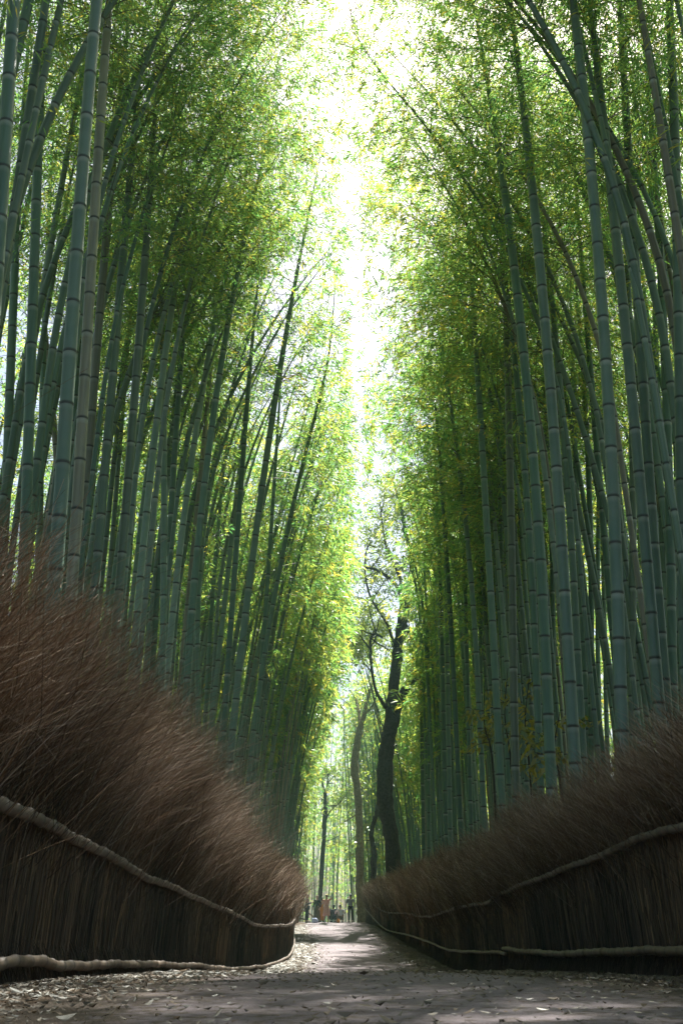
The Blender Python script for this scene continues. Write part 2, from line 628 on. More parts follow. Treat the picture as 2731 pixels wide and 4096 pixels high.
def bamboo_crown(mb, line, heights, h0, H, zc, n_leaf, blen=1.55, twig=True, leafmat=0, twigmat=1, prune=True, tone0=0.45):
    """branches in pairs at the upper nodes, with drooping twigs of narrow leaves"""
    s = float(np.clip(zc / 15.0, 0.9, 3.2))
    nn = int(26 if zc < 45 else 16)
    hs = np.sort(h0 + (H - h0) * rng.uniform(0, 1, nn) ** 1.1)
    bo = np.stack([np.interp(hs, heights, line[:, k]) for k in range(3)], 1)
    q = (hs - h0) / (H - h0 + 1e-6)
    az = rng.uniform(0, 2 * math.pi, nn)
    per = 6
    ncl = max(3, int(n_leaf / (s ** 1.5) / (2 * nn * per)))
    for side in (0, 1):
        a = az + side * rng.uniform(0.8, 2.2, nn)
        L = blen * rng.uniform(0.6, 1.25, nn) * (0.45 + 1.1 * np.sqrt(np.clip(q, 0, 1)) * (1.15 - q))
        el = rng.uniform(0.35, 0.9, nn)
        d = np.stack([np.cos(a) * np.cos(el), np.sin(a) * np.cos(el), np.sin(el)], 1)
        t = rng.uniform(0.22, 1.05, (nn, ncl)) ** 0.8
        pos = bo[:, None, :] + d[:, None, :] * (L[:, None] * t)[:, :, None]
        pos[:, :, 2] -= 0.42 * L[:, None] * t ** 2.2
        pos += rng.normal(0, 0.11, pos.shape) * (0.5 + t)[:, :, None]
        pos = pos.reshape(-1, 3)
        outd = np.repeat(d * np.array([1, 1, 0.2]), ncl, 0)
        if prune:
            k = keep_mask(pos)
            pos, outd = pos[k], outd[k]
        leaves_from(mb, pos, outd, 0.150 * s ** 0.75, 0.0225 * s ** 0.8, per, mat=leafmat, tone0=tone0)
        if twig:
            tt = np.linspace(0, 1, 4)
            for i in range(nn):
                p = bo[i] + d[i] * (L[i] * tt)[:, None]
                p[:, 2] -= 0.42 * L[i] * tt ** 2.2
                if prune and not keep_mask(p[2:3])[0]:
                    continue
                add_tube(mb, p, np.linspace(0.0075, 0.002, 4) * (1 + 0.25 * (s - 1)), 3, twigmat, cap=False)


def culm_mesh(mb, heights, line, r0, H, sides, mat=0, extra=None, spacing=0.40):
    """a jointed culm; heights/line give the centre line, nodes have a ridge, a dark ring and a pale bloom below"""
    hs, rad, ring, pale = [0.0], [1.05], [0.0], [0.0]
    h = 0.18
    k = 0
    while h < H - 0.2:
        pl_ = float(rng.uniform(0.15, 0.75))
        for dh, rr, a, b in ((-0.085, 0.985, 0, 0.0), (-0.03, 0.99, 0, pl_), (-0.012, 1.0, 0.1, pl_), (-0.006, 1.055, 1, 0),
                             (0.004, 1.0, 1, 0), (0.012, 1.06, 0.85, 0), (0.03, 1.0, 0.0, 0.0)):
            if h + dh > hs[-1] + 0.004:
                hs.append(h + dh)
                rad.append(rr)
                ring.append(a)
                pale.append(b)
        q = h / H
        h += spacing * (0.62 + 0.75 * min(q * 5, 1)) * (1 - 0.45 * max(0, q - 0.45)) * float(rng.uniform(0.92, 1.08))
        k += 1
    hs.append(H)
    rad.append(0.9)
    ring.append(0)
    pale.append(0)
    hs = np.array(hs)
    q = hs / H
    taper = 1.0 - 0.08 * q - 0.9 * (np.clip(q - 0.55, 0, 1) / 0.45) ** 1.6
    rr = r0 * np.array(rad) * np.maximum(taper, 0.07)
    pts = np.stack([np.interp(hs, heights, line[:, j]) for j in range(3)], 1)
    at = dict(ring=np.array(ring), pale=np.array(pale))
    if extra:
        at.update(extra)
    add_tube(mb, pts, rr, sides, mat, **at)


def line_from_points(P, H, zg, arch):
    """centre line X(z) at constant Y through the measured points P, run down to the ground and up to H"""
    P = P[np.argsort(P[:, 2])]
    z, x = P[:, 2], P[:, 0]
    if len(P) >= 3:
        c = np.polyfit(z, x, 2)
    else:
        c = np.concatenate([[0.0], np.polyfit(z, x, 1)])
    zs = np.linspace(zg - 0.15, zg + H, 40)
    zlo, zhi = z.min(), z.max()
    zz = np.clip(zs, zlo, zhi)
    X = np.polyval(c, zz)
    dx = np.polyval(np.polyder(c), zz)
    below = np.minimum(zs - zlo, 0)
    above = np.maximum(zs - zhi, 0)
    X = X + dx * below * 0.8 + dx * above + arch * above ** 2
    return zs, X


BAMBOO_N = [0]


def make_bamboo(heights_abs, line, r0, H, zg, zc, sides, color, label, group, h0, n_leaf, twig, spacing=0.40, tone0=0.45, blen=1.55):
    root = empty("bamboo", (line[0, 0], line[0, 1], zg))
    tag(root, label, "bamboo", group)
    base = np.array([line[0, 0], line[0, 1], zg])
    loc = line - base
    hh = heights_abs - zg
    mb = MB()
    culm_mesh(mb, hh, loc, r0, H, sides, spacing=spacing)
    o = mb.build("culm", M_CULM, root)
    o.color = color
    mb = MB()
    bamboo_crown(mb, line, hh, h0, H, zc, n_leaf, twig=twig, tone0=tone0, blen=blen)
    if mb.n:
        for i in range(len(mb.v)):
            mb.v[i] = mb.v[i] - base.astype(np.float32)
        mb.build("crown", [M_LEAF, M_TWIG], root)
    BAMBOO_N[0] += 1
    return root


# the stems one can follow in the photograph: points along each, its width there, wax / tan / value, and what tells it from its neighbours
G, W_, T_ = (0.25, 0.0, 0.45), (0.85, 0.0, 0.5), (0.3, 0.9, 0.5)
D_ = (0.15, 0.0, 0.25)
HERO = [
 ([(0, 122), (29, 0)], 11, D_, "dark thick bamboo slanting across the top left corner"),
 ([(-2, 259), (8.5, 100)], 13.8, D_, "very thick dark bamboo cut by the left edge near the top"),
 ([(5.5, 509), (9.6, 382), (17, 190)], 9.2, G, "leftmost full green bamboo rising from the left brushwood"),
 ([(26, 519), (31, 365), (38.8, 160)], 11, G, "thick green bamboo left of the jointed stem with pale rings, far left"),
 ([(40, 507), (42, 400), (54, 108)], 6.5, (0.5, 0, 0.6), "slim bamboo with white node rings between two thick stems, far left"),
 ([(56, 450), (47, 350), (20, 110)], 6.2, T_, "crooked tan bamboo leaning left against the general slant, far left"),
 ([(60, 509), (68, 380), (86.6, 122)], 14.3, (0.6, 0, 0.3), "thickest blue-green bamboo at the left, beside two tan stems"),
 ([(69, 510), (74.5, 420), (79, 121)], 7, D_, "dark bamboo half hidden behind the thickest left stem"),
 ([(77.5, 500), (86, 353), (101, 110)], 11.4, (0.4, 0.75, 0.62), "pale tan bamboo with black rings beside the thickest blue-green stem"),
 ([(84.5, 513), (94, 383), (117, 120)], 9, (0.3, 0.7, 0.35), "brownish bamboo overlapping the right side of the pale tan stem"),
 ([(97, 330), (120, 220), (147, 106)], 4.8, D_, "slender dark bamboo slanting right behind the two tan stems"),
 ([(102, 503), (114, 361), (135, 120)], 9, (0.3, 0.15, 0.35), "dark green bamboo standing alone right of the two tan stems"),
 ([(125, 516), (136, 376), (152, 150)], 8.8, (0.3, 0.25, 0.35), "dull olive bamboo just left of the slim stem with white sunlit edge"),
 ([(133, 503), (144, 374), (157.5, 246)], 5.6, (0.6, 0, 0.55), "slim blue-green bamboo touching the dull olive stem on its right"),
 ([(140, 580), (155, 437), (180, 260)], 7.4, (0.9, 0, 0.75), "sunlit grey bamboo with a white edge leaning right, left grove"),
 ([(154, 640), (158, 580), (163, 520)], 6, D_, "dark green bamboo with white rings behind crossing sunlit stems"),
 ([(162.5, 650), (163.7, 535), (159.5, 280)], 7, (0.7, 0, 0.55), "upright grey-green bamboo bending left at mid height, left grove"),
 ([(167, 590), (176, 435), (194, 235)], 6.4, D_, "dark bamboo with one brilliant sunlit edge crossing the upright stem"),
 ([(170, 640), (185, 508), (228, 260)], 6.7, (1.0, 0, 0.85), "brightest silver-grey bamboo leaning right in the left grove"),
 ([(194, 540), (206, 420), (221, 240)], 5.5, T_, "slim tan bamboo forking branches between silver and green leaning stems"),
 ([(188, 655), (203, 500), (222, 370), (246, 226), (285, 87)], 7.3, G, "long green bamboo leaning right up to the sky gap"),
 ([(193, 660), (208, 556), (236, 370), (275, 265), (318, 200)], 5.5, (0.5, 0, 0.6), "slender bamboo bowing far right over the path under the leaves"),
 ([(220, 640), (229, 560), (259, 262)], 5.2, (0.8, 0, 0.6), "grey bamboo with leafless upper twigs right of the bowing stem"),
 ([(226, 690), (236, 550), (249, 384)], 6, D_, "dark bamboo with evenly spaced white rings, left grove"),
 ([(215, 680), (220, 590), (232, 420)], 3.8, T_, "thin tan bamboo squeezed beside the dark white-ringed stem"),
 ([(236, 695), (252, 560), (278, 380)], 7.3, (0.7, 0, 0.5), "stout grey-green bamboo leaning right past the dark white-ringed stem"),
 ([(254, 760), (263, 640), (277, 430)], 4.8, G, "green bamboo with pale rings right of the stout leaning stem"),
 ([(251, 745), (260, 690), (285, 540), (333, 355)], 5, (0.4, 0, 0.5), "long thin bamboo leaning steeply to the path's sky gap"),
 ([(147, 640), (152, 560), (158, 480)], 4.5, G, "thin green bamboo between two dark ringed stems, left grove"),
 ([(206, 700), (212, 600), (222, 480)], 4.6, G, "thin green bamboo left of the thin tan stem"),
 ([(497, 725), (488, 560), (469, 262)], 7.4, (0.45, 0, 0.6), "blotchy pale green bamboo right of the dark forked tree"),
 ([(547.6, 725), (540, 560), (513, 270), (470, 0)], 10.8, G, "thick bright green bamboo leaning left, first of the thick right stems"),
 ([(567.6, 650), (560, 540), (540, 271), (510, 0)], 11.6, (0.7, 0, 0.4), "thick grey-green bamboo second among the leaning right stems"),
 ([(577, 660), (571, 550), (548, 271)], 7.4, (0.6, 0, 0.4), "medium grey-green bamboo tucked right behind the second thick stem"),
 ([(504, 670), (501, 560), (498, 300)], 5.3, (0.5, 0, 0.6), "straight slim bluish bamboo crossing a dark crooked bough"),
 ([(513, 700), (511, 560), (505.6, 310)], 8, (0.2, 0.45, 0.25), "dull brown-green vertical bamboo between slim stems at the right"),
 ([(536, 690), (530, 560), (512, 341)], 7.2, G, "green bamboo just left of the first thick leaning right stem"),
 ([(478, 700), (472, 600), (446, 379)], 5.5, (0.6, 0, 0.6), "slim bluish bamboo with a bend, left of the blotchy stem"),
 ([(467, 700), (464, 580), (460, 460)], 4.2, G, "slim straight bamboo left of the bent bluish stem"),
 ([(455, 720), (448, 590), (436, 420)], 5, D_, "dark bamboo with white rings leaning left near the forked tree"),
 ([(443, 720), (440, 600), (430, 390)], 4.5, D_, "second dark white-ringed bamboo, nearer the forked tree"),
 ([(421, 720), (419, 600), (416, 500)], 3.5, D_, "thin dark bamboo in front of the forked tree's right arm"),
 ([(428, 720), (427, 640), (423, 560)], 3.2, G, "thin green bamboo hard by the forked tree's right arm"),
 ([(447.5, 720), (446, 620), (444, 520)], 4.6, (0.6, 0, 0.5), "bluish bamboo between two dark white-ringed stems"),
 ([(502, 665), (495, 560), (485, 441)], 4.8, D_, "dark bamboo touching the right side of the blotchy pale stem"),
 ([(480, 660), (480, 560), (479, 440)], 4.2, G, "plain green upright bamboo left of the blotchy pale stem"),
 ([(517, 650), (519, 560), (522, 450)], 3.3, T_, "thin tan bamboo behind the dull brown-green vertical stem"),
 ([(553, 700), (552, 600), (549, 500)], 4.8, D_, "thin dark bamboo between first and second thick right stems"),
 ([(620, 680), (612, 525), (594, 205), (571, 0)], 12.8, (0.75, 0, 0.35), "thickest grey bamboo with bold black rings, right grove"),
 ([(653, 660), (641, 483), (612, 210), (591, 0)], 11.6, (0.75, 0, 0.33), "thick grey bamboo leaning left next to the thickest, near right edge"),
 ([(652.5, 540), (642, 380), (620, 0)], 10.3, (0.15, 0.1, 0.2), "thick very dark bamboo with faint rings behind the thick grey pair"),
 ([(609, 600), (594, 420), (578, 210)], 6.8, D_, "dark bamboo crossing behind the thickest grey stem's left side"),
 ([(590, 680), (588, 480), (574, 270)], 6.1, (0.2, 0, 0.3), "dark green bamboo with thin white rings left of the thickest grey stem"),
 ([(580, 600), (576, 500), (569, 260)], 5.8, (0.4, 0, 0.45), "green bamboo in the bright leaf gap left of the thickest grey stem"),
 ([(671, 650), (668, 480), (658, 225)], 9.2, (0.15, 0, 0.2), "dark green bamboo with white rings by the right edge"),
 ([(663, 600), (658, 430), (650, 225)], 6.3, (0.4, 0.1, 0.45), "medium bamboo with black rings left of the dark one, right edge"),
 ([(681, 560), (679, 400), (674, 180)], 11.4, (0.6, 0, 0.35), "thick grey-green bamboo cut by the right edge of view"),
 ([(641, 600), (635, 480), (625, 290)], 4.2, D_, "thin dark white-ringed bamboo squeezed between the thick grey pair"),
 ([(631, 660), (632, 560), (632, 480)], 7.6, (0.2, 0.3, 0.3), "olive bamboo upright between the thick grey pair"),
 ([(597, 660), (597, 560), (599, 450)], 4.8, (0.6, 0, 0.6), "slim bluish bamboo right of the thin white-ringed dark green stem"),
 ([(662, 640), (656, 540), (648, 420)], 6, (0.5, 0, 0.4), "shaded bamboo between the near right edge pair of stems"),
 ([(678, 640), (677, 560), (675, 470)], 5.6, (0.6, 0, 0.5), "bluish bamboo low at the right edge behind brushwood"),
 ([(605, 700), (604, 640), (602, 560)], 4.6, (0.7, 0, 0.6), "pale bluish bamboo low behind right brushwood, left of thickest stem"),
]

placed = []
HL = []
for pts, w, col, label in HERO:
    D = 0.130 if w > 8 else (0.122 if w > 5 else 0.112)
    zc = D * F / w
    for _ in range(60):
        p0 = ray(*pts[0]) * zc
        Y = p0[1]
        P = np.array([at_Y(px, py, Y) for px, py in pts])
        zg = float(ground_z(Y)) + 0.02
        H = float(rng.uniform(16.8, 19.0))
        inward = 1 if P[0, 0] < 0 else -1
        zs, X = line_from_points(P, H, zg, inward * 0.004)
        xb = X[np.argmin(np.abs(zs - zg - 1.0))]
        lim = fenceL(Y) - 0.42 if xb < 0 else fenceR(Y) + 0.42
        if (xb < 0 and xb > lim) or (xb > 0 and xb < lim):
            zc *= 1.015
        else:
            break
    line = np.stack([X, np.full_like(X, Y), zs], 1)
    # keep tips on their own side of the sky gap
    sx_, x0_ = (1, 0.75) if inward > 0 else (-1, 1.15)
    q_ = sx_ * line[:, 0] + x0_
    line[:, 0] = sx_ * (np.where(q_ > 0, 0.6 * np.tanh(q_ / 0.6), q_) - x0_)
    line[:, 1] += 0.0016 * np.maximum(zs - zg - 4, 0) ** 2 * rng.uniform(-1, 1)
    HL.append((zs, line, w, zc, H, zg, col, label))
    placed.append((line[2, 0], Y))
for i in (14, 16, 17, 18, 21, 13):
    zs, line = HL[i][:2]
    for z in np.arange(HL[i][5] + 1.6, HL[i][5] + 9, 0.5):
        if i in (14, 17, 18) or rng.random() < 0.4:
            shaft(np.interp(z, zs, line[:, 0]), line[5, 1], z, 0.28)
SH_P = np.array([q[0] for q in SHAFTS])
SH_R = np.array([q[1] for q in SHAFTS])
for (zs, line, w, zc, H, zg, col, label) in HL:
    make_bamboo(zs, line, w * zc / F * 0.5 / 0.97, H, zg, zc, 16, (*col, 1), label, "bamboo stems along the path",
                H * float(rng.uniform(0.56, 0.64) + np.clip((24 - zc) / 8, 0, 1) * 0.10), 4000, True, spacing=0.42, blen=3.0, tone0=float(rng.uniform(0.35, 0.65)))

# bamboos filling the groves behind the front stems
cand = []
tries = 0
spots = [np.array(p) for p in placed]
while tries < 16000:
    tries += 1
    side = -1 if rng.random() < 0.5 else 1
    Y = rng.uniform(4, 92)
    off = rng.exponential(3.8) + 0.45
    X = (fenceL(min(Y, 66)) - off) if side < 0 else (fenceR(min(Y, 72)) + off)
    if abs(X) > 26:
        continue
    if Y < 34 and off < 1.3:
        continue
    if side > 0 and 36 < Y < 57 and CX + 1072 * X / Y < 428:
        continue
    if side > 0 and 55 < Y < 82 and CX + 1072 * X / Y < 402:
        continue
    p = np.array([X, Y])
    md = 0.28 + 0.028 * off
    if min(np.hypot(*(p - q)) for q in spots) < md:
        continue
    spots.append(p)
    cand.append((X, Y, off, side))
    if len(cand) > 1350:
        break


def in_view(X, Y, zg):
    for h in (2.5, 5, 9):
        px, py, zc = project((X, Y, zg + h))
        if zc > 0 and -15 < px < 697 and py > -20:
            return True
    return False


def depth(c):
    return c[1] * CP + 3 * SP


seen = sorted([c for c in cand if in_view(c[0], c[1], 0)], key=depth)
indiv = seen[:236]
rest = [c for c in cand if c not in set(indiv)]
LBL = {
    (-1, 0): ("green bamboo standing in the shade behind the front stems of the left grove", "bamboo inside the left grove"),
    (-1, 1): ("thin distant bamboo in the dense left grove near the far end of the fence", "distant bamboo in the left grove"),
    (1, 0): ("green bamboo standing in the shade behind the front stems of the right grove", "bamboo inside the right grove"),
    (1, 1): ("thin distant bamboo in the dense right grove around the forked dark tree", "distant bamboo in the right grove"),
}


def free_line(X, Y, H, zg, side, edge_near):
    zs = np.linspace(zg - 0.1, zg + H, 26)
    h = zs - zg
    lean = rng.normal(0.02, 0.022 if Y < 24 else 0.028) + ((0.065 if Y > 24 else 0.03) if edge_near else 0.0)
    arch = abs(rng.normal(0.0, 0.003)) + (0.006 if edge_near else 0.0006)
    if side > 0 and 36 < Y < 57:
        lean, arch = min(lean, 0.02), min(arch, 0.002)
    if Y < 15:
        lean, arch = rng.normal(0.0, 0.014), 0.0015
    dx = -side * (lean * h + arch * np.maximum(h - 4, 0) ** 2)
    if edge_near and side > 0 and 20 < Y < 57:                    # stands clear of the forked tree, bows only near its tip
        dx = -side * (lean * 0.2 * h + 0.034 * np.maximum(h - 10.5, 0) ** 2)
    elif edge_near and 10 < Y < 24 and rng.random() < 0.9:        # nods over the path with its top
        dx = -side * (abs(rng.normal(0.015, 0.015)) * h + rng.uniform(0.02, 0.04 if side < 0 else 0.05) * np.maximum(h - 7.5, 0) ** 2)
    elif edge_near and 15 < Y < 30 and rng.random() < 0.16:        # bows over the path
        reach = abs(X - (0.1 + 0.02 * max(Y - 10, 0))) - rng.uniform(0.6, 1.3)
        dx = -side * (0.02 * h + reach * np.clip((h - 2.5) / (15 - 2.5), 0, 1.15) ** 2.0)
    dy = rng.normal(0, 0.025) * h + rng.normal(0, 0.002) * h ** 2
    x = X + dx
    sx_, x0_ = (1, 0.6) if side < 0 else (-1, 1.0)
    q_ = sx_ * x + x0_
    x = sx_ * (np.where(q_ > 0, 0.9 * np.tanh(q_ / 0.9), q_) - x0_)
    return zs, np.stack([x, Y + dy, zs], 1)


for (X, Y, off, side) in indiv:
    zg = float(ground_z(Y)) + min(off * 0.03, 0.6)
    H = float(rng.uniform(14.5, 18.5))
    zs, line = free_line(X, Y, H, zg, side, off < 2.8)
    zc = depth((X, Y))
    r0 = float(rng.uniform(0.038, 0.062))
    k = rng.random()
    col = (float(rng.uniform(0.1, 0.9)), 0.85 if k < 0.09 else float(rng.uniform(0, 0.15)), float(rng.uniform(0.2, 0.7)), 1)
    lab, grp = LBL[(side, 1 if Y > 42 else 0)]
    h0 = H * float(rng.uniform(0.36, 0.52) + np.clip((28 - Y) / 10, 0, 1) * 0.24)
    if 28 < Y < 60 and off < 6:
        h0 += H * (0.22 if side > 0 else 0.18)
    make_bamboo(zs, line, r0, H, zg, zc, 8 if zc < 30 else 6, col, lab, grp, h0, (4600 if Y < 42 else 4200) if off < 3 else 1900, zc < 26, tone0=float(rng.uniform(0.35, 0.7)), blen=2.9 if off < 3 else 1.9)

# the rest of the bamboo forest, too many to count: one object
mb = MB()
thick = list(rest)
for _ in range(340):                                      # beyond the crest, where the path bends out of sight
    Y = rng.uniform(80, 150)
    X = rng.uniform(-16, 18)
    if -5.0 - (Y - 80) * 0.3 < X < 0.4 - (Y - 80) * 0.12 and Y < 92:
        continue
    thick.append((X, Y, 4.0, -1 if X < 0 else 1))
for _ in range(60):                                       # over and behind the camera
    side = -1 if rng.random() < 0.5 else 1
    Y = rng.uniform(-9, 5)
    off = rng.uniform(0.6, 6)
    thick.append(((fenceL(Y) - off) if side < 0 else (fenceR(Y) + off), Y, off, side))
for _ in range(300):                                      # deep in both groves
    side = -1 if rng.random() < 0.5 else 1
    Y = rng.uniform(6, 95)
    thick.append((side * rng.uniform(12, 42), Y, 12.0, side))
for (X, Y, off, side) in thick:
    far_end = Y > 78
    zg = float(ground_z(Y)) + min(off * 0.03, 0.6)
    H = float(rng.uniform(13.5, 17.5)) + (4.0 if far_end else 0.0)
    zs, line = free_line(X, Y, H, zg, side, (off < 2.2) and not far_end)
    zc = max(depth((X, Y)), abs(X) * 1.6, 12)
    culm_mesh(mb, zs - zg, line, float(rng.uniform(0.035, 0.06)), H, 5, 0,
              extra=dict(wax=float(rng.uniform(0, 0.9)), tan=float(rng.random() < 0.12) * 0.8, val=float(rng.uniform(0.3, 0.8))), spacing=0.9)
    h0 = H * (float(rng.uniform(0.10, 0.4)) if (far_end or off > 9) else float(rng.uniform(0.4, 0.56)) + (0.08 if Y < 24 else 0))
    bamboo_crown(mb, line, zs - zg, h0, H, min(zc, 70), 2600 if far_end else 1150, twig=False, leafmat=1, tone0=float(rng.uniform(0.4, 0.75)), blen=1.9)
tag(mb.build("bamboo_thicket", [M_CULM_FAR, M_LEAF]), "dense bamboo thicket filling the depth of both groves", "bamboo thicket", kind='stuff')

# ------------------------------------------------------------------ brushwood fences
def strands(mb, root, direction, L, lean, width, segs, tone, curl=0.06, taper=True):
    n = len(root)
    t = np.linspace(0, 1, segs + 1)
    d = direction / np.linalg.norm(direction, axis=1)[:, None]
    rnd = rng.normal(0, curl, (n, 3))
    pts = root[:, None, :] + d[:, None, :] * (L[:, None] * t)[:, :, None] \
        + lean[:, None, :] * (L[:, None] * t ** 2.3)[:, :, None] \
        + rnd[:, None, :] * (L[:, None] * np.sin(t * math.pi * 1.1))[:, :, None]
    a = rng.uniform(0, 2 * math.pi, n)
    sv = np.stack([np.cos(a), np.sin(a) * 0.5, np.zeros(n)], 1)
    w = width[:, None] * (1 - 0.75 * t[None, :] if taper else np.ones_like(t)[None, :])
    lft = pts - sv[:, None, :] * w[:, :, None] * 0.5
    rgt = pts + sv[:, None, :] * w[:, :, None] * 0.5
    v = np.stack([lft, rgt], 2).reshape(-1, 3)
    per = (segs + 1) * 2
    b = (np.arange(n) * per)[:, None]
    k = (np.arange(segs) * 2)[None, :]
    f = np.stack([b + k, b + k + 1, b + k + 3, b + k + 2], -1).reshape(-1, 4)
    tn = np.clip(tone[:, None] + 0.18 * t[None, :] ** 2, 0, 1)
    mb.add(v, f, 0, tone=np.repeat(tn.reshape(-1), 2))


HT = {-1: ([-6, 4.7, 7.4, 13.9, 20.4, 36, 66], [1.9, 2.0, 2.42, 2.5, 2.4, 2.3, 2.1]),
      1: ([-6, 6.5, 8, 11.5, 16, 24.6, 40, 59, 72], [1.6, 1.55, 1.62, 1.75, 2.0, 2.4, 2.6, 2.55, 2.3])}


def noise1(y, seed):
    r = np.random.default_rng(seed)
    s = 0
    for fr in (0.35, 0.8, 1.7, 3.6, 7.5):
        s = s + np.sin(y * fr * 2 * math.pi * 0.5 + r.uniform(0, 6.28)) / (1 + fr)
    return s


def rail(name, pts, r, root, label=None):
    """one bamboo pole with nodes along the points"""
    p = smooth_poly(pts, max(24, 6 * len(pts)))
    seg = np.linalg.norm(np.diff(p, axis=0), axis=1)
    s = np.concatenate([[0], np.cumsum(seg)])
    T = s[-1]
    hs, rr, rg, pa = [0.0], [0.9], [0.0], [0.0]
    h = 0.12
    while h < T - 0.1:
        b = float(rng.uniform(0, 0.8))
        for dh, k, a, c in ((-0.05, 0.98, 0, 0.3 * b), (-0.014, 1.06, 0, b), (-0.005, 1.18, 0.5, 0), (0.004, 1.03, 0.9, 0), (0.013, 1.17, 0.3, b), (0.05, 0.99, 0, 0)):
            if h + dh > hs[-1] + 0.003:
                hs.append(h + dh)
                rr.append(k)
                rg.append(a)
                pa.append(c)
        h += float(rng.uniform(0.2, 0.32))
    hs.append(T)
    rr.append(0.9)
    rg.append(0)
    pa.append(0)
    hs = np.array(hs)
    q = np.stack([np.interp(hs, s, p[:, k]) for k in range(3)], 1)
    q[:, 2] += 0.006 * np.sin(hs * 2.3 + rng.uniform(0, 6)) + 0.004 * np.sin(hs * 9.1 + 1)
    q[:, 0] += 0.004 * np.sin(hs * 3.7 + rng.uniform(0, 6))
    mb = MB()
    add_tube(mb, q, 0.9 * r * np.array(rr) * np.linspace(1.05, 0.92, len(hs)), 12, ring=np.array(rg), pale=np.array(pa))
    o = mb.build(name, M_RAIL, root)
    if label:
        o['label'] = label
    return o


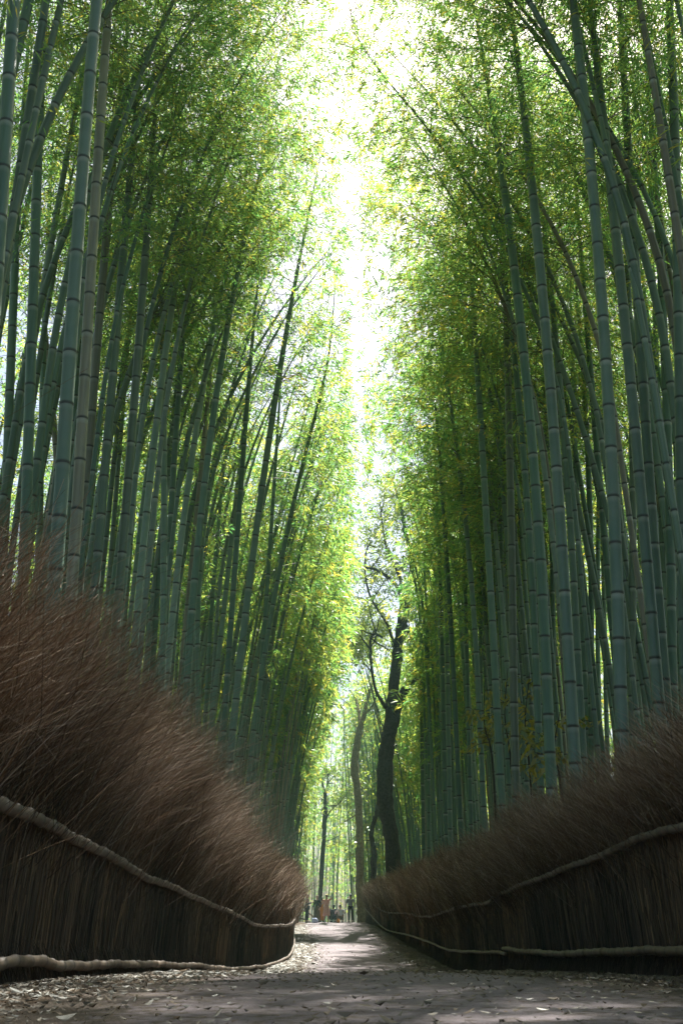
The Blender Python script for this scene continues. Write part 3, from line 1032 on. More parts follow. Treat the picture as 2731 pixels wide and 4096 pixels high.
def brush_fence(side, fx, y0, y1, label):
    n = -side                                   # towards the path
    root = empty("brushwood_fence", (0, 0, 0))
    tag(root, label, "fence", "brushwood fences along the path")
    bands = [(y0, 16, 1.0, 0.0060), (16, 30, 0.42, 0.011), (30, 48, 0.2, 0.017), (48, y1, 0.13, 0.024)]
    # packed core
    mb = MB()
    yy = np.arange(y0, y1, 0.25)
    X = fx(yy)
    gz = ground_z(yy)
    H = np.interp(yy, *HT[side]) * (1 + 0.05 * noise1(yy, 3 + side))
    prof = [(-0.05, 0.0), (-0.055, 0.45), (-0.04, 0.80), (-0.03, 1.0), (-0.13, 1.1), (-0.32, 1.0), (-0.42, 0.5), (-0.42, 0.0)]
    rows = []
    for (dx, hz) in prof:
        j = 0.015 * noise1(yy * 2.2 + 9 * hz, 5)
        zz = hz * 0.62 * H if hz > 0.9 else hz * 0.62 * H
        rows.append(np.stack([X + n * (dx + j), yy, gz - 0.03 * (hz == 0) + zz], 1))
    V = np.stack(rows, 1).reshape(-1, 3)
    m = len(prof)
    i = (np.arange(len(yy) - 1) * m)[:, None]
    k = np.arange(m - 1)[None, :]
    mb.add(V, np.stack([i + k, i + k + 1, i + m + k + 1, i + m + k], -1).reshape(-1, 4))
    mb.build("packed_core", M_CORE, root)
    # upright twigs of the face
    mb = MB()
    mp = MB()
    for (a, b, dens, wd) in bands:
        if b <= a:
            continue
        ln = b - a
        c = int(ln * 1500 * dens)
        y = rng.uniform(a, b, c)
        depth_ = rng.uniform(-0.055, 0.0, c)
        r = np.stack([fx(y) + n * depth_, y, ground_z(y) - 0.02 + rng.uniform(0, 0.25, c) * (rng.random(c) < 0.5)], 1)
        d = np.stack([rng.normal(0, 0.03, c), rng.normal(0, 0.06, c), np.ones(c)], 1)
        L = rng.uniform(0.45, 0.95, c)
        patch = 0.22 * noise1(y * 0.7, 21 + side)
        tone = np.clip(rng.normal(0.42, 0.2, c) + patch, 0, 1)
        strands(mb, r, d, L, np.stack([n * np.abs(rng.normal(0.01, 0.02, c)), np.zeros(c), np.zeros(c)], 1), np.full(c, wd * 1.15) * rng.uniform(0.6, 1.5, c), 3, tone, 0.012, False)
        # flaring skirt at the foot
        c = int(ln * 260 * dens)
        y = rng.uniform(a, b, c)
        r = np.stack([fx(y) + n * rng.uniform(-0.02, 0.0, c), y, ground_z(y) + rng.uniform(0.1, 0.3, c)], 1)
        d = np.stack([n * rng.uniform(0.05, 0.5, c), rng.normal(0, 0.15, c), -np.ones(c)], 1)
        strands(mb, r, d, rng.uniform(0.12, 0.3, c), np.zeros((c, 3)), np.full(c, wd), 2, np.clip(rng.normal(0.3, 0.15, c), 0, 1), 0.03)
        # plume leaning over the path
        c = int(ln * 1900 * dens)
        y = rng.uniform(a, b, c)
        h = np.interp(y, *HT[side]) * (1 + 0.06 * noise1(y, 3 + side) + 0.03 * noise1(y * 3.1, 8 + side))
        back = 0.10 + rng.uniform(0, 1, c) ** 1.3 * 0.55
        z0 = rng.uniform(0.45, 1.15, c)
        top = h * (1 - 0.42 * rng.uniform(0, 1, c) ** 1.1) - 0.12 * (back > 0.35)
        L = np.maximum(top - z0, 0.35) * rng.uniform(0.9, 1.1, c)
        r = np.stack([fx(y) - n * (back + 0.0) + n * 0.02, y, ground_z(y) + z0], 1)
        d = np.stack([n * np.abs(rng.normal(0.06, 0.06, c)), rng.normal(0.03, 0.30, c), np.ones(c)], 1)
        ll = np.clip(rng.normal(0.42 if side < 0 else 0.33, 0.27, c), -0.22, 0.95)
        ll = ll * np.interp(y, [15, 24], [1.0, 0.62])
        lean = np.stack([n * ll, rng.normal(0.06, 0.22, c), -0.25 * np.abs(ll)], 1)
        patch = 0.2 * noise1(y * 1.3, 31 + side)
        tone = np.clip(rng.normal(0.42, 0.30, c) + patch, 0, 1)
        lean[:, 1] += 0.34 * noise1(y * 1.1, 41 + side)
        L *= 1 + 0.07 * noise1(y * 2.9, 51 + side)
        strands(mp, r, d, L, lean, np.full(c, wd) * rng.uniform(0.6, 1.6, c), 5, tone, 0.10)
        # stray stiff twigs with side shoots
        c = int(ln * 190 * dens)
        y = rng.uniform(a, b, c)
        h = np.interp(y, *HT[side]) * (1 + 0.06 * noise1(y, 3 + side))
        q = np.maximum(rng.uniform(0.45, 0.9, c), 1.03 / h + rng.uniform(0, 0.2, c))
        r = np.stack([fx(y) - n * rng.uniform(-0.12, 0.35, c), y, ground_z(y) + h * q], 1)
        d = np.stack([n * rng.normal(0.45, 0.5, c), rng.normal(0.0, 0.55, c), rng.normal(0.9, 0.35, c)], 1)
        L = rng.uniform(0.25, 0.6, c) * np.clip(1.25 - q * 0.6, 0.5, 1)
        tn = np.clip(rng.normal(0.7, 0.25, c), 0, 1)
        strands(mp, r, d, L, np.zeros((c, 3)), np.full(c, wd * 1.5), 4, tn, 0.12)
        dn = d / np.linalg.norm(d, axis=1)[:, None]
        for _k in range(3):
            u = rng.uniform(0.35, 0.8, c)
            d2 = dn + rng.normal(0, 0.5, (c, 3))
            strands(mp, r + dn * (L * u)[:, None], d2, L * rng.uniform(0.3, 0.55, c), np.zeros((c, 3)), np.full(c, wd * 0.9), 2, tn, 0.08)
        # forked fine ends
        c = int(ln * 2600 * dens)
        y = rng.uniform(a, b, c)
        h = np.interp(y, *HT[side]) * (1 + 0.06 * noise1(y, 3 + side) + 0.03 * noise1(y * 3.1, 8 + side))
        q = np.maximum(rng.uniform(0.45, 0.98, c), 1.03 / h + rng.uniform(0, 0.2, c))
        xo = n * (0.36 if side < 0 else 0.26) * q ** 2 * np.interp(y, [15, 24], [1.0, 0.55])
        r = np.stack([fx(y) + xo - n * rng.uniform(-0.05, 0.4, c), y, ground_z(y) + h * q], 1)
        d = np.stack([n * rng.normal(0.5, 0.45, c) * np.interp(y, [15, 24], [1.0, 0.7]), rng.normal(0.05, 0.35, c), np.abs(rng.normal(0.9, 0.3, c))], 1)
        strands(mp, r, d, rng.uniform(0.12, 0.34, c), np.stack([n * np.full(c, 0.2), np.zeros(c), np.full(c, -0.1)], 1), np.full(c, wd * 0.7), 3,
                np.clip(rng.normal(0.60, 0.28, c), 0, 1), 0.10)
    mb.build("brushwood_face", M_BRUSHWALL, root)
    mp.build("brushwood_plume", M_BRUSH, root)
    return root


def rail_pts(lst, fx, n, gap=0.085):
    out = []
    for (Y, py) in lst:
        out.append((fx(Y) + n * gap, Y, z_at(py, Y)))
    return out


LF = brush_fence(-1, fenceL, 1.2, 66, "brushwood fence along the left side, its plume leaning right over the path")
RF = brush_fence(1, fenceR, 1.2, 72, "brushwood fence along the right side, rising past the forked dark tree")
# left rails: Y, image row
LT = [(5.97, 813), (7.1, 837), (8.76, 862), (9.9, 876), (11.7, 888), (14, 901), (18, 914), (21.7, 925), (24, 926), (28.2, 925), (33, 921), (38.4, 918)]
LB = [(5.97, 964), (7.1, 965), (8.76, 965), (9.9, 964.5), (11.7, 965), (14, 966), (18, 969), (21.7, 967), (24, 965), (28.2, 957), (33, 948), (38.4, 941.5)]
top = rail_pts(LT, fenceL, 1)
bot = rail_pts(LB, fenceL, 1)
top0 = (fenceL(1.2) + 0.085, 1.2, top[0][2] + 0.03)
bot0 = (fenceL(1.2) + 0.085, 1.2, bot[0][2] - 0.01)
rail("bamboo_rail", [top0] + top[:4], 0.042, LF)
rail("bamboo_rail", [(top[3][0] + .004, top[3][1] - 0.15, top[3][2] - 0.004)] + top[4:9], 0.034, LF)
rail("bamboo_rail", [(p[0], p[1], p[2]) for p in top[8:]] + [(fenceL(52) + .05, 52, float(ground_z(52)) + 0.82), (fenceL(65) + .05, 65, float(ground_z(65)) + 0.85)], 0.034, LF)
rail("bamboo_rail", [bot0] + bot[:4], 0.036, LF)
rail("bamboo_rail", [(bot[3][0], bot[3][1] - 0.1, bot[3][2] + 0.01)] + bot[4:8], 0.032, LF)
rail("bamboo_rail", bot[7:] + [(fenceL(52) + .05, 52, float(ground_z(52)) + 0.2), (fenceL(65) + .05, 65, float(ground_z(65)) + 0.2)], 0.032, LF)
RT = [(7.5, 831.7), (8.93, 851), (10.4, 866.5), (12.4, 880.7), (15.6, 893.7), (16.5, 898), (17.0, 902.5), (20.5, 907), (24.0, 911.6), (28.5, 916.6), (33.5, 916), (38.6, 913.4), (53.6, 912), (63, 905), (72, 897)]
RB = [(7.5, 952), (8.93, 952), (10.4, 953.4), (12.4, 953.0), (15.6, 949), (16.5, 952.6), (20.5, 951.5), (24.4, 949), (28.5, 943), (38.6, 935), (53.6, 929.7), (63, 919), (72, 908)]
top = rail_pts(RT, fenceR, -1)
bot = rail_pts(RB, fenceR, -1)
top0 = (fenceR(1.2) - 0.085, 1.2, top[0][2] + 0.02)
bot0 = (fenceR(1.2) - 0.085, 1.2, bot[0][2])
rail("bamboo_rail", [top0] + top[:5], 0.033, RF)
rail("bamboo_rail", top[5:10], 0.030, RF)
rail("bamboo_rail", top[9:], 0.030, RF)
rail("bamboo_rail", [bot0] + bot[:5], 0.036, RF)
rail("bamboo_rail", [(bot[4][0], bot[4][1] - 0.25, bot[5][2] + 0.02)] + bot[5:9], 0.028, RF)
rail("bamboo_rail", bot[8:], 0.030, RF)

# short open fence beyond the crest
root = empty("rail_fence", (-2.85, 68.5, float(ground_z(68.5))))
tag(root, "low open fence with a reddish post and two pale rails behind the left man", "fence")
mb = MB()
add_tube(mb, [(0, 0, 0), (0.02, 0, 0.5), (0.0, 0, 1.0)], [0.13, 0.12, 0.115], 10)
mb.build("post", plain("red_wood", (0.20, 0.085, 0.05), 0.8), root)
for h in (0.85, 0.35):
    mb = MB()
    add_tube(mb, smooth_poly([(0, -0.16, h), (0.5, 1.2, h - 0.12), (0.9, 3, h - 0.4), (1.1, 6, h - 0.7)], 14), 0.045, 8)
    mb.build("rail", M_RAIL, root)

# ------------------------------------------------------------------ trees
def tree(name, label, Y, limbs, twigs, px_to, bark, leafspec, seedbase=True, trunk_extra=None, sides=12, spreadY=0.0):
    """limbs: list of (points in crop pixels with width); twigs: leafy ends"""
    pts_all = []
    base = None
    root = None
    for li, (pts, dy) in enumerate(limbs):
        P, Wd = [], []
        for j, (cx, cy_, w) in enumerate(pts):
            px, py = px_to(cx, cy_)
            yy = Y + dy * j / max(1, len(pts) - 1)
            p = at_Y(px, py, yy)
            zc = p[1] * CP + p[2] * SP
            P.append(p)
            Wd.append(w * px_to.s * zc / F * 0.5)
        P, Wd = np.array(P), np.array(Wd)
        if root is None:
            zg = float(ground_z(Y)) + 0.05
            low = P[0].copy()
            low[2] = min(zg - 0.2, low[2])
            if P[0][2] - zg > 0.25:
                P = np.concatenate([[[P[0][0] + (P[0][0] - P[1][0]) * 0.3, Y, zg - 0.2]], P])
                Wd = np.concatenate([[Wd[0] * 1.15], Wd])
            root = empty(name, (P[0][0], Y, zg))
            base = np.array([P[0][0], Y, zg])
            tag(root, label, "tree")
        pts_all.append((P, Wd))
    tr = MB()
    for li, (P, Wd) in enumerate(pts_all):
        n = max(8, 5 * len(P))
        q = smooth_poly(np.concatenate([P, Wd[:, None]], 1), n)
        q[:, :3] += rng.normal(0, 0.02, (n, 3)) * np.minimum(1, q[:, 3:4] * 6)
        rad = np.maximum(q[:, 3], 0.012) * (1 + 0.05 * rng.normal(0, 1, n))
        add_tube(tr, q[:, :3] - base, rad, sides if li == 0 else 8)
    # fine branching at limb ends
    lf = MB()
    ends = []
    for (P, Wd) in pts_all:
        if Wd[-1] > leafspec.get('maxr', 0.25):
            continue
        m = leafspec.get('sub', 6)
        for _ in range(m):
            t = rng.uniform(0.35, 1.0)
            q = smooth_poly(P, 20)[int(t * 19)]
            d = rng.normal(0, 1, 3) + np.array([0, 0, 0.5])
            d /= np.linalg.norm(d)
            L = leafspec.get('len', 1.8) * rng.uniform(0.5, 1.2)
            b = np.array([q + d * L * u + np.array([0, 0, 0.15 * L * u * u]) + rng.normal(0, 0.05, 3) * u for u in np.linspace(0, 1, 5)])
            add_tube(tr, b - base, np.linspace(min(Wd[-1], 0.05) + 0.008, 0.006, 5), 5, cap=False)
            ends.append((b, d))
    tr.build("trunk", bark, root)
    cl, od = [], []
    for b, d in ends:
        m = leafspec.get('cl', 40)
        t = rng.uniform(0.25, 1.1, m)
        c = b[0] + (b[-1] - b[0]) * t[:, None] + rng.normal(0, leafspec.get('rad', 0.35), (m, 3))
        c[:, 1] += leafspec.get('back', 0.0) * rng.uniform(0.2, 1, m)
        cl.append(c)
        od.append(np.repeat(d[None, :] * 0.5, m, 0))
    for (cx, cy_, rr, cnt) in twigs:                     # leaf sprays where the photo shows them
        px, py = px_to(cx, cy_)
        p = at_Y(px, py, Y + rng.uniform(0.8, 4.0))
        rad = rr * px_to.s * Y * CP / F
        cnt *= 2
        c = p + rng.normal(0, 1, (cnt, 3)) * rad * np.array([0.6, 0.8, 0.42])
        cl.append(c)
        od.append(np.zeros((cnt, 3)))
    if cl:
        c = np.concatenate(cl)
        o = np.concatenate(od)
        leaves_from(lf, (c - base), o, leafspec.get('ll', 0.2), leafspec.get('lw', 0.09), 4, 0.35, 0.8, 0, leafspec.get('tone', 0.45), 0.35, 0.12)
        lf.build("crown", M_TREELEAF, root, smooth=False)
    return root


def c4(cx, cy_):
    return 287.2 + cx * 0.1805, 474.5 + cy_ * 0.1805


c4.s = 0.1805


def c5(cx, cy_):
    return 412.0 + cx * 0.1062, 249.7 + cy_ * 0.1062


c5.s = 0.1062

tree("forked_tree", "big dark tree with forked twisting boughs behind the right fence", 56, [
    ([(600, 2300, 100), (590, 2200, 92), (572, 2000, 84), (545, 1850, 92), (538, 1650, 96), (552, 1500, 84), (565, 1400, 74), (578, 1250, 64), (600, 1050, 58), (615, 920, 56), (640, 800, 54), (660, 700, 56), (682, 600, 46), (690, 480, 36), (660, 350, 26), (640, 250, 20), (610, 120, 14), (580, 30, 8)], 0),
    ([(560, 1450, 70), (592, 1360, 58), (625, 1240, 50), (655, 1185, 42), (722, 1140, 34), (800, 1075, 32), (860, 1010, 28), (940, 940, 26), (990, 870, 22), (1010, 800, 16)], 2.0),
    ([(610, 900, 36), (622, 800, 30), (630, 720, 24), (622, 650, 22), (560, 575, 18), (480, 525, 16), (400, 508, 14), (330, 492, 11), (260, 500, 8), (180, 465, 6)], -2.5),
    ([(590, 960, 22), (560, 850, 16), (520, 780, 13), (460, 680, 12), (430, 560, 10), (432, 440, 9), (460, 370, 6)], -2.0),
    ([(628, 700, 18), (622, 580, 16), (580, 480, 13), (545, 400, 12), (525, 280, 9), (510, 150, 5)], 1.5),
    ([(686, 560, 28), (750, 610, 24), (830, 565, 22), (872, 535, 18), (912, 480, 13), (960, 380, 8)], 2.0),
    ([(690, 490, 26), (720, 425, 20), (765, 350, 17), (800, 300, 13), (830, 230, 8)], -1.5),
    ([(640, 830, 34), (670, 870, 36), (700, 910, 38), (728, 975, 42), (790, 1110, 44)], 3.0),
    ([(545, 1295, 24), (490, 1200, 18), (466, 1080, 16), (458, 920, 15), (485, 885, 14), (525, 905, 12)], -1.5),
    ([(665, 690, 30), (700, 700, 26), (760, 640, 20), (800, 560, 14), (820, 470, 8)], -2.0),
], [(300, 720, 90, 70), (400, 800, 110, 110), (480, 740, 80, 60), (330, 880, 90, 110), (430, 930, 90, 110), (290, 950, 80, 90), (520, 850, 60, 50), (380, 1000, 70, 60),
    (560, 500, 120, 60), (470, 300, 140, 90), (600, 200, 140, 110), (750, 250, 120, 90), (860, 420, 90, 80), (450, 560, 90, 50), (680, 120, 120, 90), (540, 60, 110, 80),
    (930, 330, 100, 70)],
    c4, M_BARK, dict(sub=9, len=2.2, cl=20, rad=0.5, ll=0.24, lw=0.09, maxr=0.5, tone=0.7, back=1.6))
tree("leaning_tree", "slim dark tree crossing behind slender bamboos right of the forked tree", 58, [
    ([(900, 2250, 44), (885, 2050, 42), (868, 1800, 40), (855, 1550, 40), (845, 1400, 40), (825, 1250, 42), (795, 1120, 40), (760, 1020, 28), (725, 960, 22)], 0),
    ([(800, 1130, 34), (835, 1045, 34), (890, 985, 32), (945, 935, 30), (990, 860, 24), (1020, 780, 12)], 1.5),
    ([(940, 940, 18), (985, 920, 16), (1040, 850, 12), (1060, 760, 7)], -1.0),
], [(1050, 760, 90, 60), (980, 680, 90, 60)], c4, M_BARK, dict(sub=4, len=1.4, cl=8, rad=0.3, ll=0.2, lw=0.08, maxr=0.3))
tree("leaning_tree", "mossy brown trunk at the right fence's end, beside the man in a vest", 74.5, [
    ([(408, 2420, 52), (400, 2300, 46), (396, 2000, 40), (388, 1750, 42), (372, 1660, 46), (372, 1580, 44), (385, 1490, 38), (402, 1400, 34), (425, 1330, 26), (440, 1250, 18), (470, 1150, 10)], 0),
    ([(400, 1400, 22), (395, 1320, 14), (380, 1240, 8)], 2.0),
    ([(425, 1330, 16), (470, 1280, 10), (500, 1200, 6)], -1.5),
], [], c4, M_BARK_PALE, dict(sub=5, len=2.0, cl=14, rad=0.5, ll=0.24, lw=0.09, maxr=0.3, tone=0.8))
tree("slim_tree", "slim dark tree beyond the crest above the group of people", 88, [
    ([(172, 2420, 30), (180, 2330, 27), (194, 2100, 24), (202, 1950, 24), (206, 1860, 22), (208, 1800, 20), (195, 1720, 12), (180, 1650, 6)], 0),
    ([(207, 1810, 14), (218, 1740, 10), (225, 1660, 6)], 1.0),
    ([(204, 1930, 10), (240, 1860, 7), (300, 1810, 4)], -1.0),
], [(300, 1800, 70, 60), (160, 1640, 70, 60), (230, 1640, 60, 50)], c4, M_BARK, dict(sub=4, len=1.8, cl=12, rad=0.5, ll=0.26, lw=0.1, maxr=0.3, tone=0.6))
tree("side_stem_tree", "thin crooked dark trunk just left of the big forked tree's foot", 67, [
    ([(478, 2330, 38), (476, 2230, 36), (478, 2100, 34), (464, 2010, 26), (470, 1950, 26), (486, 1900, 26), (498, 1850, 24), (505, 1760, 16), (500, 1640, 8)], 0),
], [(470, 1990, 30, 20)], c4, M_BARK, dict(sub=2, len=0.9, cl=8, rad=0.25, ll=0.2, lw=0.08, maxr=0.3))
tree("crooked_tree", "crooked dark tree forking among the tall bamboos of the right grove", 44, [
    ([(1390, 4300, 62), (1385, 3900, 62), (1375, 3400, 62), (1350, 2900, 60), (1290, 2450, 58), (1140, 2000, 58), (1030, 1760, 58), (965, 1640, 58), (905, 1490, 60), (850, 1390, 62), (790, 1330, 56), (765, 1230, 56), (752, 1100, 62), (770, 960, 52), (762, 840, 44), (775, 720, 36), (782, 600, 26), (790, 420, 14)], 0),
    ([(752, 890, 30), (715, 790, 24), (660, 680, 20), (595, 605, 16), (540, 540, 8)], -1.5),
    ([(830, 1380, 40), (740, 1350, 36), (665, 1285, 32), (595, 1215, 26), (500, 1150, 14)], 1.5),
    ([(770, 700, 22), (740, 500, 16), (760, 300, 10), (700, 120, 6)], -1.0),
], [], c5, M_BARK, dict(sub=5, len=1.6, cl=10, rad=0.4, ll=0.2, lw=0.08, maxr=0.25, tone=0.6))

# leafy saplings between the right stems
def sapling(label, px, py_top, py_bot, Y, lean, seed):
    r = np.random.default_rng(seed)
    b = at_Y(px, py_bot, Y)
    t = at_Y(px + lean, py_top, Y)
    zg = float(ground_z(Y)) + 0.03
    root = empty("sapling", (b[0], Y, zg))
    tag(root, label, "sapling", "leafy saplings among the right bamboos")
    base = np.array([b[0], Y, zg])
    st = smooth_poly([(b[0], Y, zg), b + np.array([0.05, 0, 0]), (b + t) / 2 + np.array([-0.06, 0.05, 0]), t], 14)
    mb = MB()
    add_tube(mb, st - base, np.linspace(0.022, 0.006, 14), 6)
    cs = []
    for k in range(11):
        u = r.uniform(0.35, 1.0)
        q = st[int(u * 13)]
        d = np.array([r.normal(0, 1), r.normal(0, 0.6), r.uniform(-0.1, 0.5)])
        d /= np.linalg.norm(d)
        L = r.uniform(0.2, 0.6)
        bb = np.array([q + d * L * w + np.array([0, 0, -0.25 * L * w * w]) for w in np.linspace(0, 1, 5)])
        add_tube(mb, bb - base, np.linspace(0.007, 0.003, 5), 4, cap=False)
        cs.append(bb[2:])
    mb.build("stem", M_BARK, root)
    lf = MB()
    c = np.concatenate(cs)
    leaves_from(lf, c - base, np.zeros_like(c), 0.16, 0.062, 5, 0.8, 0.7, 0, 0.62, 0.35, 0.05)
    lf.build("crown", M_VINELEAF, root, smooth=False)


sapling("yellow-green sapling drooping between the blotchy and brown-green bamboos", 508, 668, 770, 19.5, -1, 1)
sapling("leafy sapling with drooping tip leaves left of the blotchy bamboo", 490, 680, 770, 20.5, -6, 2)
sapling("dark stemmed sapling with yellow leaves right of the brown-green bamboo", 527, 672, 780, 18.5, 2, 3)
sapling("small golden sapling low behind brushwood beside the first thick right bamboo", 557, 712, 790, 15.0, 2, 4)

# ------------------------------------------------------------------ fallen leaves
mb = MB()
N1 = 44000
y = 2.6 + 62 * rng.random(N1) ** 2.3
side = rng.random(N1)
fl, fr = fenceL(y), fenceR(y)
e = np.abs(rng.normal(0, 0.42, N1))
x = np.where(side < 0.46, fl + 0.05 + e, np.where(side < 0.80, fr - 0.05 - e, rng.uniform(fl, fr)))
keep = (x > fl) & (x < fr)
keep &= ~((side >= 0.80) & (rng.random(N1) < np.where(y > 9, 0.9, 0.12)))
x, y = x[keep], y[keep]
n = len(x)
plx, prx = np.interp(y, *PL), np.interp(y, *PR)
z = ground_z(y) + 0.018 + np.clip(1 - (2 * (x - plx) / (prx - plx) - 1) ** 2, 0, 1) * 0.02 + rng.uniform(0, 0.012, n)
sc = np.where(rng.random(n) < 0.03, 1.7, 1.0) * np.clip(y / 9, 0.85, 2.0)
a = rng.uniform(0, 2 * math.pi, n)
L = rng.uniform(0.022, 0.055, n) * sc
W = L * rng.uniform(0.12, 0.34, n)
d = np.stack([np.cos(a), np.sin(a), rng.normal(0, 0.18, n)], 1)
s = np.stack([-np.sin(a), np.cos(a), rng.normal(0, 0.35, n)], 1)
c = np.stack([x, y, z], 1)
curl = np.stack([np.zeros(n), np.zeros(n), rng.uniform(0.0, 0.30, n) * L], 1)
v = np.stack([c - d * L[:, None] * .5 + curl, c - s * W[:, None] * .5 - d * L[:, None] * .1, c + d * L[:, None] * .5 + curl * 0.7, c + s * W[:, None] * .5 + d * L[:, None] * .05], 1)
v[:, :, 2] = np.maximum(v[:, :, 2], (z - 0.012)[:, None])
f = np.arange(n * 4).reshape(-1, 4)
f3 = np.concatenate([f[:, [0, 1, 2]], f[:, [0, 2, 3]]])
mb.add(v.reshape(-1, 3), f3, 0, tone=np.repeat(np.clip(rng.beta(1.4, 2.4, n), 0, 1), 4))
tag(mb.build("leaf_litter", M_LITTER, smooth=False), "dry fallen bamboo leaves strewn along the path and its edges", "fallen leaves", kind='stuff')

# ------------------------------------------------------------------ people on the crest
def skin_body(name, verts, edges, rads, mat, parent, sub=2, root=0):
    me = bpy.data.meshes.new(name)
    me.from_pydata([tuple(map(float, v)) for v in verts], edges, [])
    o = bpy.data.objects.new(name, me)
    COL.objects.link(o)
    o.modifiers.new("Skin", 'SKIN')
    for i, sv in enumerate(me.skin_vertices[0].data):
        r_ = rads[i]
        sv.radius = (r_, r_) if np.isscalar(r_) else r_
        sv.use_root = (i == root)
    o.modifiers["Skin"].use_smooth_shade = True
    m = o.modifiers.new("Subdivision", 'SUBSURF')
    m.levels = m.render_levels = sub
    me.materials.append(mat)
    o.parent = parent
    return o


M_SKIN = plain("skin", (0.42, 0.27, 0.20), 0.55, 0.3, 0.08)
M_HAIR = plain("dark_hair", (0.015, 0.013, 0.012), 0.5, 0.4, 0.3)


def lathe(mb, prof, sides=14, cx=0.0, cy0=0.0, sx=1.0, sy=1.0, fold=0.0, mat=0):
    a = np.linspace(0, 2 * math.pi, sides, endpoint=False)
    V = []
    for (r_, z_, *o) in prof:
        ox, oy = (o + [0, 0])[:2]
        rr = r_ * (1 + fold * np.sin(a * 5) * (1 if r_ > 0.2 else 0.3))
        V.append(np.stack([cx + ox + rr * sx * np.cos(a), cy0 + oy + rr * sy * np.sin(a), np.full(sides, z_)], 1))
    V = np.concatenate(V)
    i = (np.arange(len(prof) - 1) * sides)[:, None]
    j = np.arange(sides)[None, :]
    k = (j + 1) % sides
    mb.add(V, np.stack([i + j, i + k, i + sides + k, i + sides + j], -1).reshape(-1, 4), mat)


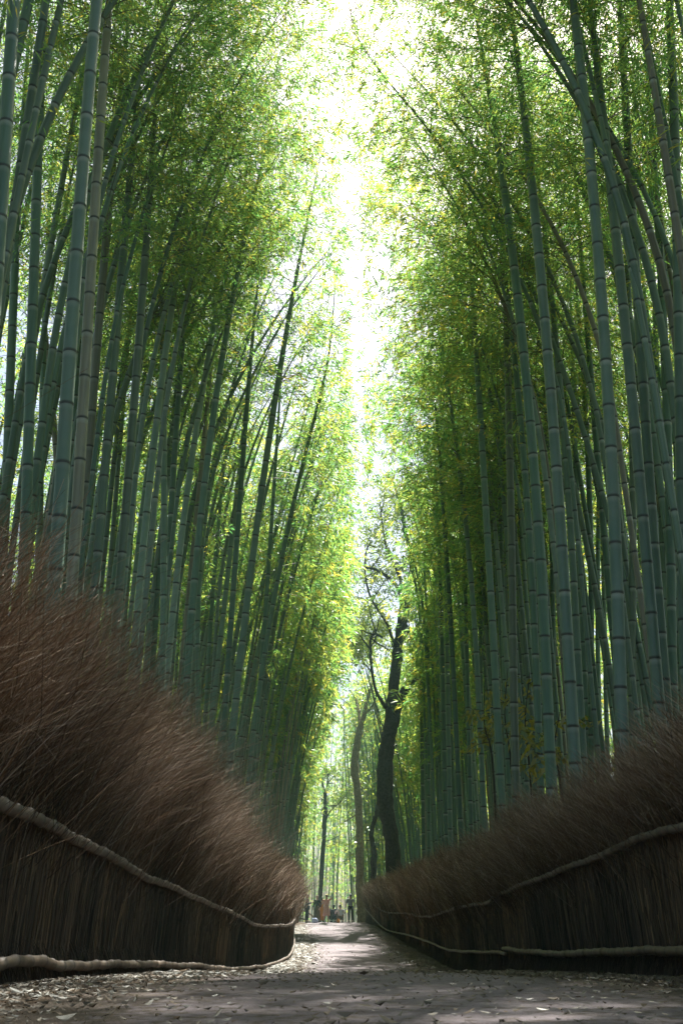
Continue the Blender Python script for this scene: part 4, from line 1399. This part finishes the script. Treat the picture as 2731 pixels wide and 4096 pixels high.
def person(label, px, Y, Hh, yaw, top_mat, bot_mat, pose="stand", skirt=None, sleeves=True, hair_len=0.0, zoff=0.0, hat=None):
    X = (px - CX) * (Y * CP) / F
    root = empty("person", (X, Y, float(ground_z(Y)) + 0.03 + zoff))
    root.rotation_euler = (0, 0, yaw)
    tag(root, label, "person", "people at the top of the path")
    k = Hh / 1.7
    sit = pose in ("crouch", "sit")
    if sit:
        pel, chest, neck, head = (0, 0, .30), (0, .16, .58), (0, .22, .80), (0, .27, .93)
        hip = [(-.10, 0, .28), (.10, 0, .28)]
        knee = [(-.17, .38, .50), (.17, .38, .50)]
        ank = [(-.14, .16, .09), (.14, .16, .09)]
    else:
        pel, chest, neck, head = (0, 0, .93), (0, .01, 1.22), (0, .01, 1.46), (0, .03, 1.59)
        hip = [(-.09, 0, .90), (.09, 0, .90)]
        knee = [(-.11, .02, .50), (.11, .03, .50)]
        ank = [(-.11, -.02, .09), (.12, 0, .09)]
    dz = chest[2] - 1.22
    dyc = chest[1]
    sh = [(-.19, dyc, 1.40 + dz), (.19, dyc, 1.40 + dz)]
    if pose == "phone":
        elb = [(-.27, .02, 1.12), (.27, .02, 1.12)]
        wri = [(-.12, .27, 1.18), (.10, .28, 1.20)]
    elif pose == "raised":
        elb = [(-.40, .10, 1.50), (.27, .05, 1.13)]
        wri = [(-.16, .14, 1.62), (.16, .22, 1.25)]
    elif sit:
        elb = [(-.33, .30, .55), (.33, .30, .55)]
        wri = [(-.20, .46, .52), (.20, .46, .52)]
    else:
        elb = [(-.27, -.02, 1.13), (.27, -.02, 1.13)]
        wri = [(-.26, .10, .90), (.26, .10, .90)]
    S = lambda p: tuple(c * k for c in p)
    mid = tuple((a + b) / 2 for a, b in zip(pel, chest))
    V = [pel, mid, chest, neck, (head[0], head[1], head[2] - .04), (head[0], head[1], head[2] + .05)]
    Rr = [(.15, .11), (.135, .10), (.165, .115), .055, (.075, .09), (.075, .09)]
    E = [(0, 1), (1, 2), (2, 3), (3, 4), (4, 5)]
    for s_ in (0, 1):
        b = len(V)
        V += [sh[s_], elb[s_], wri[s_]]
        Rr += [.058, .043, .032]
        E += [(2, b), (b, b + 1), (b + 1, b + 2)]
        hd = np.array(wri[s_]) - np.array(elb[s_])
        hd = hd / np.linalg.norm(hd)
        V.append(tuple(np.array(wri[s_]) + hd * .09))
        Rr.append((.038, .018))
        E.append((b + 2, b + 3))
    for s_ in (0, 1):
        b = len(V)
        V += [hip[s_], knee[s_], ank[s_], (ank[s_][0], ank[s_][1] + .17, .035)]
        Rr += [.092, .062, .045, (.045, .03)]
        E += [(0, b), (b, b + 1), (b + 1, b + 2), (b + 2, b + 3)]
    body = skin_body("body", [S(v) for v in V], E, [tuple(c * k for c in r_) if isinstance(r_, tuple) else r_ * k for r_ in Rr], M_SKIN, root)
    # fingers and thumb
    fm = MB()
    for s_ in (0, 1):
        hd = np.array(wri[s_]) - np.array(elb[s_])
        hd = hd / np.linalg.norm(hd)
        across = np.cross(hd, (0, 1, 0.3))
        across /= np.linalg.norm(across)
        curl = np.cross(across, hd)
        palm = np.array(wri[s_]) + hd * .10
        for q in range(4):
            o0 = palm + across * (q - 1.5) * .019
            ln = (.062, .075, .070, .055)[q]
            add_tube(fm, np.array([o0, o0 + hd * ln * .5 + curl * .008, o0 + hd * ln * .85 + curl * .03]) * k, np.array([.0095, .009, .007]) * k, 6)
        o0 = palm - hd * .05 + across * .035
        add_tube(fm, np.array([o0, o0 + across * .03 + hd * .025, o0 + across * .035 + hd * .055]) * k, np.array([.011, .010, .008]) * k, 6)
    # nose and ears
    hx, hy, hz = head
    add_tube(fm, np.array([(hx, hy + .085, hz + .03), (hx, hy + .112, hz - .005), (hx, hy + .085, hz - .015)]) * k, np.array([.008, .014, .008]) * k, 6)
    for s_ in (-1, 1):
        add_tube(fm, np.array([(hx + s_ * .075, hy, hz + .03), (hx + s_ * .088, hy - .01, hz + .01), (hx + s_ * .078, hy, hz - .02)]) * k, np.array([.010, .014, .008]) * k, 6)
    fm.build("hand_and_face_detail", M_SKIN, body)
    # hair
    hm = MB()
    prof = []
    for t in np.linspace(-0.15, 1, 7):
        aa = t * math.pi / 2
        prof.append((max(0.097 * math.cos(aa), .003), hz + .035 + .095 * math.sin(aa), 0, hy - .018))
    if hair_len:
        prof = [(0.06, hz - hair_len, 0, hy - .07), (0.085, hz - hair_len * .5, 0, hy - .055)] + prof
    lathe(hm, [tuple(c * k for c in p) for p in prof], 14)
    o = hm.build("hair", hat or M_HAIR, root)
    # garments: shells over the body
    tv = [pel, mid, chest, (neck[0], neck[1], neck[2] - .05)]
    tr_ = [(.165, .125), (.152, .118), (.182, .132), (.085, .075)]
    te = [(0, 1), (1, 2), (2, 3)]
    for s_ in (0, 1):
        b = len(tv)
        tv += [sh[s_], elb[s_]]
        tr_ += [.076, .058]
        te += [(2, b), (b, b + 1)]
        if sleeves:
            w_ = tuple(e + (w - e) * .9 for e, w in zip(elb[s_], wri[s_]))
            tv.append(w_)
            tr_.append(.046)
            te.append((b + 1, b + 2))
    skin_body("top", [S(v) for v in tv], te, [tuple(c * k for c in r_) if isinstance(r_, tuple) else r_ * k for r_ in tr_], top_mat, root)
    if skirt:
        sm = MB()
        lathe(sm, [(.165 * k, 1.0 * k), (.19 * k, .88 * k), (.215 * k, .65 * k), (.25 * k, skirt * k), (.235 * k, (skirt - .01) * k)], 20, sy=0.85, fold=0.05)
        sm.build("skirt", bot_mat, root)
    else:
        lv = [pel] + [p for s_ in (0, 1) for p in (hip[s_], knee[s_], (ank[s_][0], ank[s_][1], ank[s_][2] + .02))]
        lr = [(.16, .12), .108, .08, .066, .108, .08, .066]
        skin_body("trousers", [S(v) for v in lv], [(0, 1), (1, 2), (2, 3), (0, 4), (4, 5), (5, 6)], [tuple(c * k for c in r_) if isinstance(r_, tuple) else r_ * k for r_ in lr], bot_mat, root)
    for s_ in (0, 1):
        shm = MB()
        ax, ay, az = ank[s_]
        add_tube(shm, np.array([(ax, ay - .05, .045), (ax, ay + .04, .05), (ax, ay + .13, .042), (ax, ay + .2, .03)]) * k, np.array([.046, .052, .046, .028]) * k, 10)
        shm.build("shoe", SHOE, root)
    return root


SHOE = plain("dark_shoe", (0.03, 0.03, 0.032), 0.5)
navy = plain("navy_cloth", (0.022, 0.026, 0.042), 0.85)
slate = plain("slate_cloth", (0.028, 0.033, 0.05), 0.85)
black = plain("black_cloth", (0.012, 0.013, 0.014), 0.85)
brown = plain("brown_cloth", (0.085, 0.055, 0.03), 0.85)
orange = plain("orange_cloth", (0.62, 0.22, 0.03), 0.8)
pink = plain("pink_flowered_cloth", (0.62, 0.33, 0.27), 0.85, 0.2, 0.45, 55)
white = plain("white_cloth", (0.68, 0.66, 0.72), 0.85)
grey = plain("grey_cloth", (0.24, 0.25, 0.26), 0.85)
palehair = plain("pale_hat", (0.42, 0.38, 0.27), 0.8)
blue = plain("pale_blue_cloth", (0.42, 0.47, 0.66), 0.8)

PY = 69.6
person("man in dark clothes looking down at his phone by the left fence", 306.5, PY, 1.72, R(-70), navy, slate, "phone")
person("woman in black jacket and long brown skirt beside the man with a phone", 316.8, PY + .6, 1.66, R(150), black, brown, "stand", skirt=0.12, hat=palehair, hair_len=.05)
person("person in an orange dress half hidden between the brown skirt and pink dress", 321.3, PY + 2.6, 1.55, R(20), orange, orange, "stand", skirt=0.1, hair_len=.12)
person("woman in pink flowered dress with one arm raised to her head", 326.0, PY, 1.68, R(175), pink, pink, "raised", skirt=0.42, sleeves=False, hair_len=.2)
person("person in dark clothes crouching right of the woman in pink", 331.2, PY + 1.6, 1.75, R(-30), slate, black, "crouch", hair_len=.1)
person("man in white shirt squatting in the middle of the crest", 340.4, PY + .2, 1.72, R(10), white, brown, "crouch")
person("man in grey vest and dark trousers standing by the brown trunk", 350.0, PY, 1.72, R(5), grey, black, "stand", sleeves=False)
# bags by the people
X = (314.3 - CX) * ((PY - .8) * CP) / F
root = empty("bag", (X, PY - .8, float(ground_z(PY - .8)) + .03))
tag(root, "pale blue bag set down before the woman in the brown skirt", "bag")
mb = MB()
lathe(mb, [(.02, 0), (.19, 0.0), (.21, .08), (.19, .2), (.12, .29), (.02, .3)], 14, sy=0.6)
mb.build("pouch", blue, root)
mb = MB()
add_tube(mb, [(-.1, 0, .27), (-.06, 0, .38), (.06, 0, .38), (.1, 0, .27)], .012, 6)
mb.build("handle", black, root)
X = (337.6 - CX) * ((PY - .4) * CP) / F
root = empty("bag", (X, PY - .4, float(ground_z(PY - .4)) + .03))
tag(root, "small orange bag at the squatting man's feet", "bag")
mb = MB()
lathe(mb, [(.02, 0), (.11, 0.0), (.12, .08), (.09, .2), (.02, .22)], 12, sy=0.7)
mb.build("pouch", orange, root)
mb = MB()
add_tube(mb, [(-.06, 0, .19), (-.03, 0, .28), (.03, 0, .28), (.06, 0, .19)], .01, 6)
mb.build("handle", orange, root)
X = (332.6 - CX) * ((PY + 1.3) * CP) / F
root = empty("backpack", (X, PY + 1.25, float(ground_z(PY + 1.3)) + .38))
tag(root, "dark blue backpack on the crouching person beside the pink dress", "backpack")
mb = MB()
lathe(mb, [(.02, 0), (.15, .01), (.17, .12), (.16, .34), (.10, .42), (.02, .43)], 12, sy=0.6)
mb.build("pack", navy, root)
mb = MB()
add_tube(mb, [(-.07, .1, .36), (-.08, .17, .25), (-.08, .12, .08)], .016, 6)
mb.build("strap", black, root)

# ------------------------------------------------------------------ thin haze added to lift the shadows towards teal
mb = MB()
lo, hi = np.array([-75, -40, -6.0]), np.array([75, 175, 31.0])
c8 = np.array([[(lo, hi)[i][0], (lo, hi)[j][1], (lo, hi)[k][2]] for i in (0, 1) for j in (0, 1) for k in (0, 1)])
mb.add(c8, np.array([[0, 1, 3, 2], [4, 6, 7, 5], [0, 4, 5, 1], [2, 3, 7, 6], [0, 2, 6, 4], [1, 5, 7, 3]]))
hm, nt, out = new_mat("shadow_lift_haze")
pv = N(nt, 'ShaderNodeVolumePrincipled')
pv.inputs['Color'].default_value = (0.55, 0.86, 0.78, 1)
pv.inputs['Density'].default_value = 0.0009
pv.inputs['Anisotropy'].default_value = 0.0
nt.links.new(pv.outputs[0], out.inputs['Volume'])
tag(mb.build("haze", hm, smooth=False), kind='stuff')

print("bamboos", BAMBOO_N[0], "thicket", len(thick))
